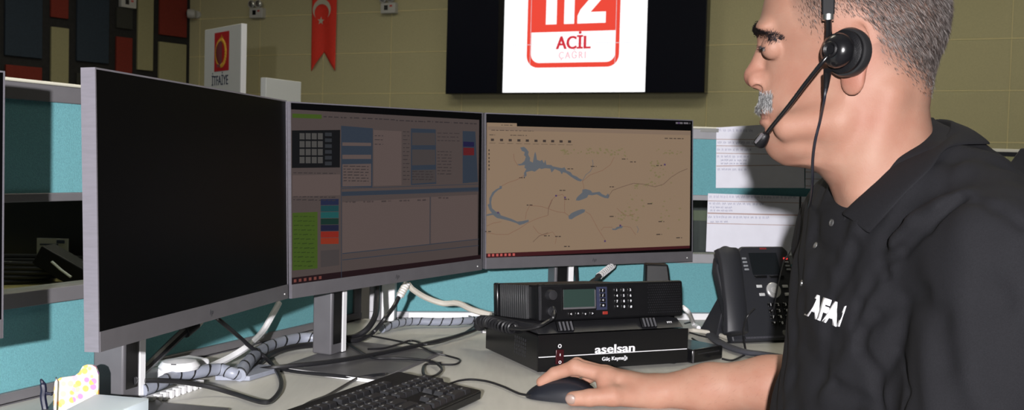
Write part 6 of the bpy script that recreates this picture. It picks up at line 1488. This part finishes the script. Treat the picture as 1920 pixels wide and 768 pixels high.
def collar(nm, f_, o_, i_):
    f_, o_, i_ = [Vector(p) for p in ring(f_)], [Vector(p) for p in ring(o_)], [Vector(p) for p in ring(i_)]
    rows = []
    for a, b, c in zip(f_, o_, i_):
        ctr_ = Vector((0.43, 1.168, a.z)); up = Z * 0.003
        outw = (a - ctr_); outw.z = 0; outw.normalize()
        r = [c, c.lerp(a, 0.5), a - Z * 0.004 - outw * 0.001, a + up * 0.6, a + outw * 0.0045 - Z * 0.0025, a.lerp(b, 0.33) + outw * 0.004 + Z * 0.002, a.lerp(b, 0.68) + outw * 0.003 + Z * 0.001, b]
        rows.append(r)
    n = len(rows[0]); mb = MB(); mb.add([p for r in rows for p in r], [(k * n + j, k * n + j + 1, (k + 1) * n + j + 1, (k + 1) * n + j) for k in range(len(rows) - 1) for j in range(n - 1)])
    return build(nm, mb, M_shirt, man, solid=0.0030, sub=1)
collar('collar', near_f, near_o, near_i); collar('collar', far_f, far_o, far_i)
# placket, snaps and reflective chest lettering
pk = [cloth_px(x, y, 0.0012) for x, y in ((1570, 432), (1548, 455), (1530, 500), (1522, 560), (1512, 620), (1503, 690), (1495, 760))]
M_snap = mat('snap_metal', (0.25, 0.25, 0.25), rough=0.25, metal=0.8)
for (x, y, r) in ((1558, 417, 0.0042), (1528, 459, 0.004), (1502, 530, 0.004)):
    p = cloth_px(x, y, 0.0045); e = 0.002; g0 = np.array([shirt_sdf(np.array([[p.x + (e if k == 0 else 0), p.y + (e if k == 1 else 0), p.z + (e if k == 2 else 0)]], f32))[0] - shirt_sdf(np.array([[p.x, p.y, p.z]], f32))[0] for k in range(3)])
    nn = Vector(tuple(g0)).normalized(); mb = MB(); mb.lathe(p - nn * 0.001, nn, [(0, r), (0.0012, r * 0.95), (0.0014, r * 0.6), (0.0006, r * 0.4), (0.0006, r * 0.05)], n=20); build('snap', mb, M_snap, man)
# letters A F A and the first stroke of a D, wrapped on the cloth
M_ref = mat('reflective_white', (0.95, 0.95, 1.0), rough=0.4)
def stroke(mb, pts, w):
    """pts in photo pixels, a ribbon of width w (px) laid on the shirt"""
    P_ = []
    for i in range(len(pts) - 1):
        n = max(2, int(math.dist(pts[i], pts[i + 1]) / 4))
        for k in range(n): P_.append((pts[i][0] + (pts[i + 1][0] - pts[i][0]) * k / n, pts[i][1] + (pts[i + 1][1] - pts[i][1]) * k / n))
    P_.append(pts[-1]); vs = []
    for i, p in enumerate(P_):
        a = P_[max(i - 1, 0)]; b = P_[min(i + 1, len(P_) - 1)]; l = math.dist(a, b) or 1; nx, ny = -(b[1] - a[1]) / l, (b[0] - a[0]) / l
        vs += [cloth_px(p[0] + nx * w / 2, p[1] + ny * w / 2, 0.0016), cloth_px(p[0] - nx * w / 2, p[1] - ny * w / 2, 0.0016)]
    mb.add(vs, [(2 * i, 2 * i + 1, 2 * i + 3, 2 * i + 2) for i in range(len(P_) - 1)])
mb = MB()
tv, tf = text_mb('AFA', 1.0, 0.065, 0.0, 0.0, 0.92)
xs_ = [p[0] for p in tv]; ys_ = [p[1] for p in tv]; x0_, x1_, y0_, y1_ = min(xs_), max(xs_), min(ys_), max(ys_)
def lp(u, v):     # u 0..1 along the word, v 0..1 up the letters
    return 1508 + u * 60 + v * 13, 590 + u * 22 - v * 42
mb.add([cloth_px(*lp((p[0] - x0_) / (x1_ - x0_), (p[1] - y0_) / (y1_ - y0_)), 0.0030) for p in tv], tf)
q_ = [(1.0, 0.02), (1.09, 0.05), (1.10, 0.98), (1.05, 0.92)]
mb.add([cloth_px(*lp(*p), 0.0022) for p in q_], [(0, 1, 2, 3)])
build('chest_lettering', mb, M_ref, man, solid=0.0006)
# trousers and shoes
def trous(P):
    P = P.astype(f32); d = ell(P, (0.50, 1.175, 0.565), (0.135, 0.20, 0.10))
    for s_ in (-1, 1):
        y = 1.175 + s_ * 0.10; yk = 1.175 + s_ * 0.15
        d = smin(d, cap(P, (0.48, y, 0.56), (0.06, yk, 0.555), 0.088, 0.064), 0.03); d = smin(d, cap(P, (0.06, yk, 0.555), (0.10, yk, 0.12), 0.062, 0.048), 0.02)
    return d
p3_, q3_ = surface(trous, (-0.05, 0.85, 0.03), (0.70, 1.50, 0.70), 0.008, 12)
np_mesh('trousers', p3_, q3_, mat('trousers_navy', (0.012, 0.013, 0.02), rough=0.85, bump=0.3), man)
for s_ in (-1, 1):
    mb = MB(); y = 1.175 + s_ * 0.15; mb.sphere((0.04, y, 0.045), 0.05, 20, 12, sc=(2.6, 0.95, 0.9)); mb.cyl((0.10, y, 0.04), (0.10, y, 0.12), 0.045); build('shoe', mb, M_black, man)
# left hand rests on the thigh, below the picture

# ------------------------------------------------------------------ headset
hsT = thing('headset', fromh((0, 0.1, 0)), 'black call-centre headset with boom microphone worn by the man', 'headset')
def hv(u, v, z): return fromh((u, v, z))
ta = R_(32); axl = (fromh((math.sin(ta), math.cos(ta), 0.02)) - fromh((0, 0, 0))).normalized()
for s_ in (1, -1):
    ax_ = axl if s_ == 1 else (fromh((math.sin(ta), -math.cos(ta), 0.02)) - fromh((0, 0, 0))).normalized()
    pc_ = hv(-0.004, 0.084 * s_, -0.002)
    mb = MB(); mb.lathe(pc_ - ax_ * 0.004, ax_, [(0, 0.017), (0.001, 0.0225), (0.004, 0.0255), (0.010, 0.0262), (0.0135, 0.0245), (0.0145, 0.021)], n=40); pad = build('ear_cushion', mb, mat('leatherette', (0.014, 0.014, 0.015), rough=0.35), hsT)
    mb = MB(); mb.lathe(pc_ + ax_ * 0.0105, ax_, [(0, 0.0225), (0.004, 0.0225), (0.006, 0.018)], n=36); build('ear_plate', mb, M_black, hsT)
    mb = MB(); hub = pc_ + ax_ * 0.0165; mb.lathe(hub, ax_, [(-0.002, 0.012), (0.0, 0.0165), (0.006, 0.0185), (0.012, 0.0172), (0.016, 0.0125), (0.018, 0.0085)], n=36); hb = build('hub', mb, M_gloss, hsT)
    if s_ == 1:
        mb = MB(); mb.lathe(hub + ax_ * 0.016, ax_, [(0, 0.0088), (0.004, 0.0085), (0.0055, 0.0070), (0.0035, 0.0045), (0.0035, 0.0005)], n=28); build('pivot', mb, M_black, hb)
        hub1 = hub
def uv(px, py, v):
    """photo pixel to head frame on the plane of lateral offset v"""
    o = fromh((0, v, 0)); n = Vector(tuple(hl)); return onplane(px, py, o, n)
hubc = hub1 + axl * 0.012
b0 = uv(1541, 118, 0.112); b1 = uv(1510, 157, 0.100); b2 = uv(1480, 197, 0.082); b3 = uv(1450, 234, 0.062); b4 = uv(1440, 247, 0.054)
mb = MB(); mb.tube(smoothpts([hub1 + axl * 0.014, b0, b1, b2, b3, b4], 6), 0.0024, 10); build('boom', mb, M_gloss, hsT)
m0_ = uv(1438, 249, 0.052); m1_ = uv(1420, 274, 0.044); mb = MB(); mb.tube(smoothpts([m0_, m0_.lerp(m1_, 0.3), m0_.lerp(m1_, 0.7), m1_], 4), [0.0026, 0.0040, 0.0052, 0.0060, 0.0066, 0.0070, 0.0072, 0.0073, 0.0073, 0.0070, 0.0062, 0.0048, 0.0025], 14); mc = build('microphone', mb, M_black, hsT)
mb = MB(); e0 = m0_.lerp(m1_, 0.25); mb.tube([e0 + Vector((-0.004, -0.006, 0.002)), m1_ + Vector((-0.003, -0.006, 0.004))], 0.0022, 8); build('microphone_shell', mb, M_silver, mc)
s0_ = uv(1554, 84, 0.098); s1_ = uv(1554, 50, 0.093); s2_ = uv(1553, 30, 0.091)
mb = MB(); mb.tube([hub1 + axl * 0.006, s0_, s1_, s2_], [0.0050, 0.0052, 0.0046, 0.0046], 12, flat=0.6); build('slider', mb, M_gloss, hsT)
mb = MB(); c_ = uv(1553, 38, 0.092); mb.cyl(c_, c_ + Z * 0.006, 0.0062, n=16); build('slider_cap', mb, M_chrome, hsT)
band = []; bu = None
q0_ = toh(np.array(s2_, f32)[None])[0]
for k in range(33):
    a = PI * k / 32; band.append((q0_[0] + 0.004 * math.sin(a), 0.091 * math.cos(a) + 0.0, q0_[2] + 0.0 + (0.142 - q0_[2]) * math.sin(a) ** 0.8))
mb = MB(); B = [fromh(p) for p in band]; vs = []
fw = (fromh((1, 0, 0)) - fromh((0, 0, 0))).normalized()
for i, p in enumerate(B):
    tt = (B[min(i + 1, 32)] - B[max(i - 1, 0)]).normalized(); nn = tt.cross(fw).normalized(); hw = 0.0062 + 0.003 * math.sin(PI * i / 32)
    vs += [p + fw * hw + nn * 0.0025, p + fw * hw - nn * 0.0025, p - fw * hw - nn * 0.0025, p - fw * hw + nn * 0.0025]
mb.add(vs, [(4 * i + j, 4 * i + (j + 1) % 4, 4 * i + 4 + (j + 1) % 4, 4 * i + 4 + j) for i in range(32) for j in range(4)] + [(0, 1, 2, 3), (128, 129, 130, 131)]); build('headband', mb, mat('band_rubber', (0.008, 0.008, 0.009), rough=0.65, spec=0.2), hsT, bevel=0.0015)
mb = MB(); mb.tube([hub1 + axl * 0.006, hv(toh(np.array(hubc, f32)[None])[0][0], -0.098, 0.0), ], 0.001, 6) if False else None
q1_ = [fromh((q0_[0], -0.091, q0_[2])), fromh((0.004, -0.098, 0.02)), fromh((0.004, -0.100, 0.004))]
mb = MB(); mb.tube(q1_, 0.0046, 10, flat=0.6); build('slider', mb, M_gloss, hsT)
# lead of the headset running down in front of the papers to the phone
g0_ = uv(1551, 141, 0.108)
mb = MB(); mb.tube([uv(1552, 132, 0.112), g0_, uv(1549, 160, 0.106), uv(1547, 176, 0.104)], [0.0044, 0.0040, 0.0030, 0.0018], 10); build('cable_strain_relief', mb, M_black, hsT)
L_ = [uv(1549, 162, 0.106), uv(1545, 190, 0.104), ony(1538, 225, 1.09), ony(1529, 262, 1.10), ony(1524, 300, 1.12), ony(1523, 345, 1.15), ony(1518, 385, 1.22), ony(1508, 418, 1.35), ony(1492, 452, 1.55), ony(1478, 478, 1.80), ony(1466, 500, 2.02), onz(1462, 560, 0.90)]
L_[-1] = Vector((L_[-2].x + 0.01, 2.12, 0.80))
mb = MB(); mb.tube(smoothpts(L_, 8), 0.0016, 8); build('headset_lead', mb, mat('lead_navy', (0.012, 0.013, 0.02), rough=0.3), hsT)

# ================================================================== MOUSE
mc0 = onz(1052, 752, 0.7405); mo = Vector((0.086, 1.566, 0.7405)); MY = math.atan2(-0.035, 0.11)
MMx = Matrix.Translation(mo) @ Matrix.Rotation(MY, 4, 'Z')
ms = thing('computer_mouse', MMx, 'black computer mouse under the man\'s right hand', 'mouse')
mb = MB(); vs = []; NU, NV = 36, 14
for j in range(NV + 1):
    for i in range(NU):
        t = 2 * PI * i / NU; r = math.sin(PI / 2 * (1 - j / NV)) if j else 1.0; rr_ = (1 - (j / NV) ** 2.4) ** 0.5 if j < NV else 0.02
        x = math.copysign(abs(math.cos(t)) ** 0.8, math.cos(t)) * 0.058 * rr_; y = math.copysign(abs(math.sin(t)) ** 0.85, math.sin(t)) * (0.031 + 0.003 * math.cos(2 * t)) * rr_
        hh = 0.036 * (1 - 0.42 * ((x - 0.018) / 0.07) ** 2)
        vs.append((x, y, 0.0005 + hh * (j / NV)))
mb.add(vs, [(j * NU + i, j * NU + (i + 1) % NU, (j + 1) * NU + (i + 1) % NU, (j + 1) * NU + i) for j in range(NV) for i in range(NU)] + [tuple(range(NU))[::-1], tuple(range(NV * NU, NV * NU + NU))])
mbody = build('shell', mb, mat('mouse_black', (0.012, 0.013, 0.018), rough=0.3), ms, world=False)
mb = MB(); mb.cyl((-0.030, -0.004, 0.0235), (-0.030, 0.004, 0.0235), 0.006, n=24); build('scroll_wheel', mb, M_rubber, ms, world=False)

# ================================================================== LIGHT
def area(name, loc, tgt, size, power, colr=(1, 1, 1), spread=None):
    l = bpy.data.lights.new(name, 'AREA'); l.shape = 'DISK'; l.size = size; l.energy = power; l.color = colr
    o = bpy.data.objects.new(name, l); COL.objects.link(o); o.location = loc
    d = Vector(tgt) - Vector(loc); o.rotation_euler = d.to_track_quat('-Z', 'Y').to_euler()
    if spread: l.spread = spread
    return o
# the photographer's flash, above and behind the lens
area('camera_flash', (-0.17, -0.90, 1.27), (-0.55, 1.3, 1.08), 0.05, 130, (1.0, 0.97, 0.98))
W = bpy.data.worlds.new('world'); SC.world = W; W.use_nodes = True
W.node_tree.nodes['Background'].inputs[0].default_value = (0.9, 1.0, 0.85, 1); W.node_tree.nodes['Background'].inputs[1].default_value = 0.05
vs_ = SC.view_settings; vs_.view_transform = 'Standard'; vs_.look = 'None'; vs_.gamma = 1.0; vs_.use_curve_mapping = False; vs_.exposure = 0.0
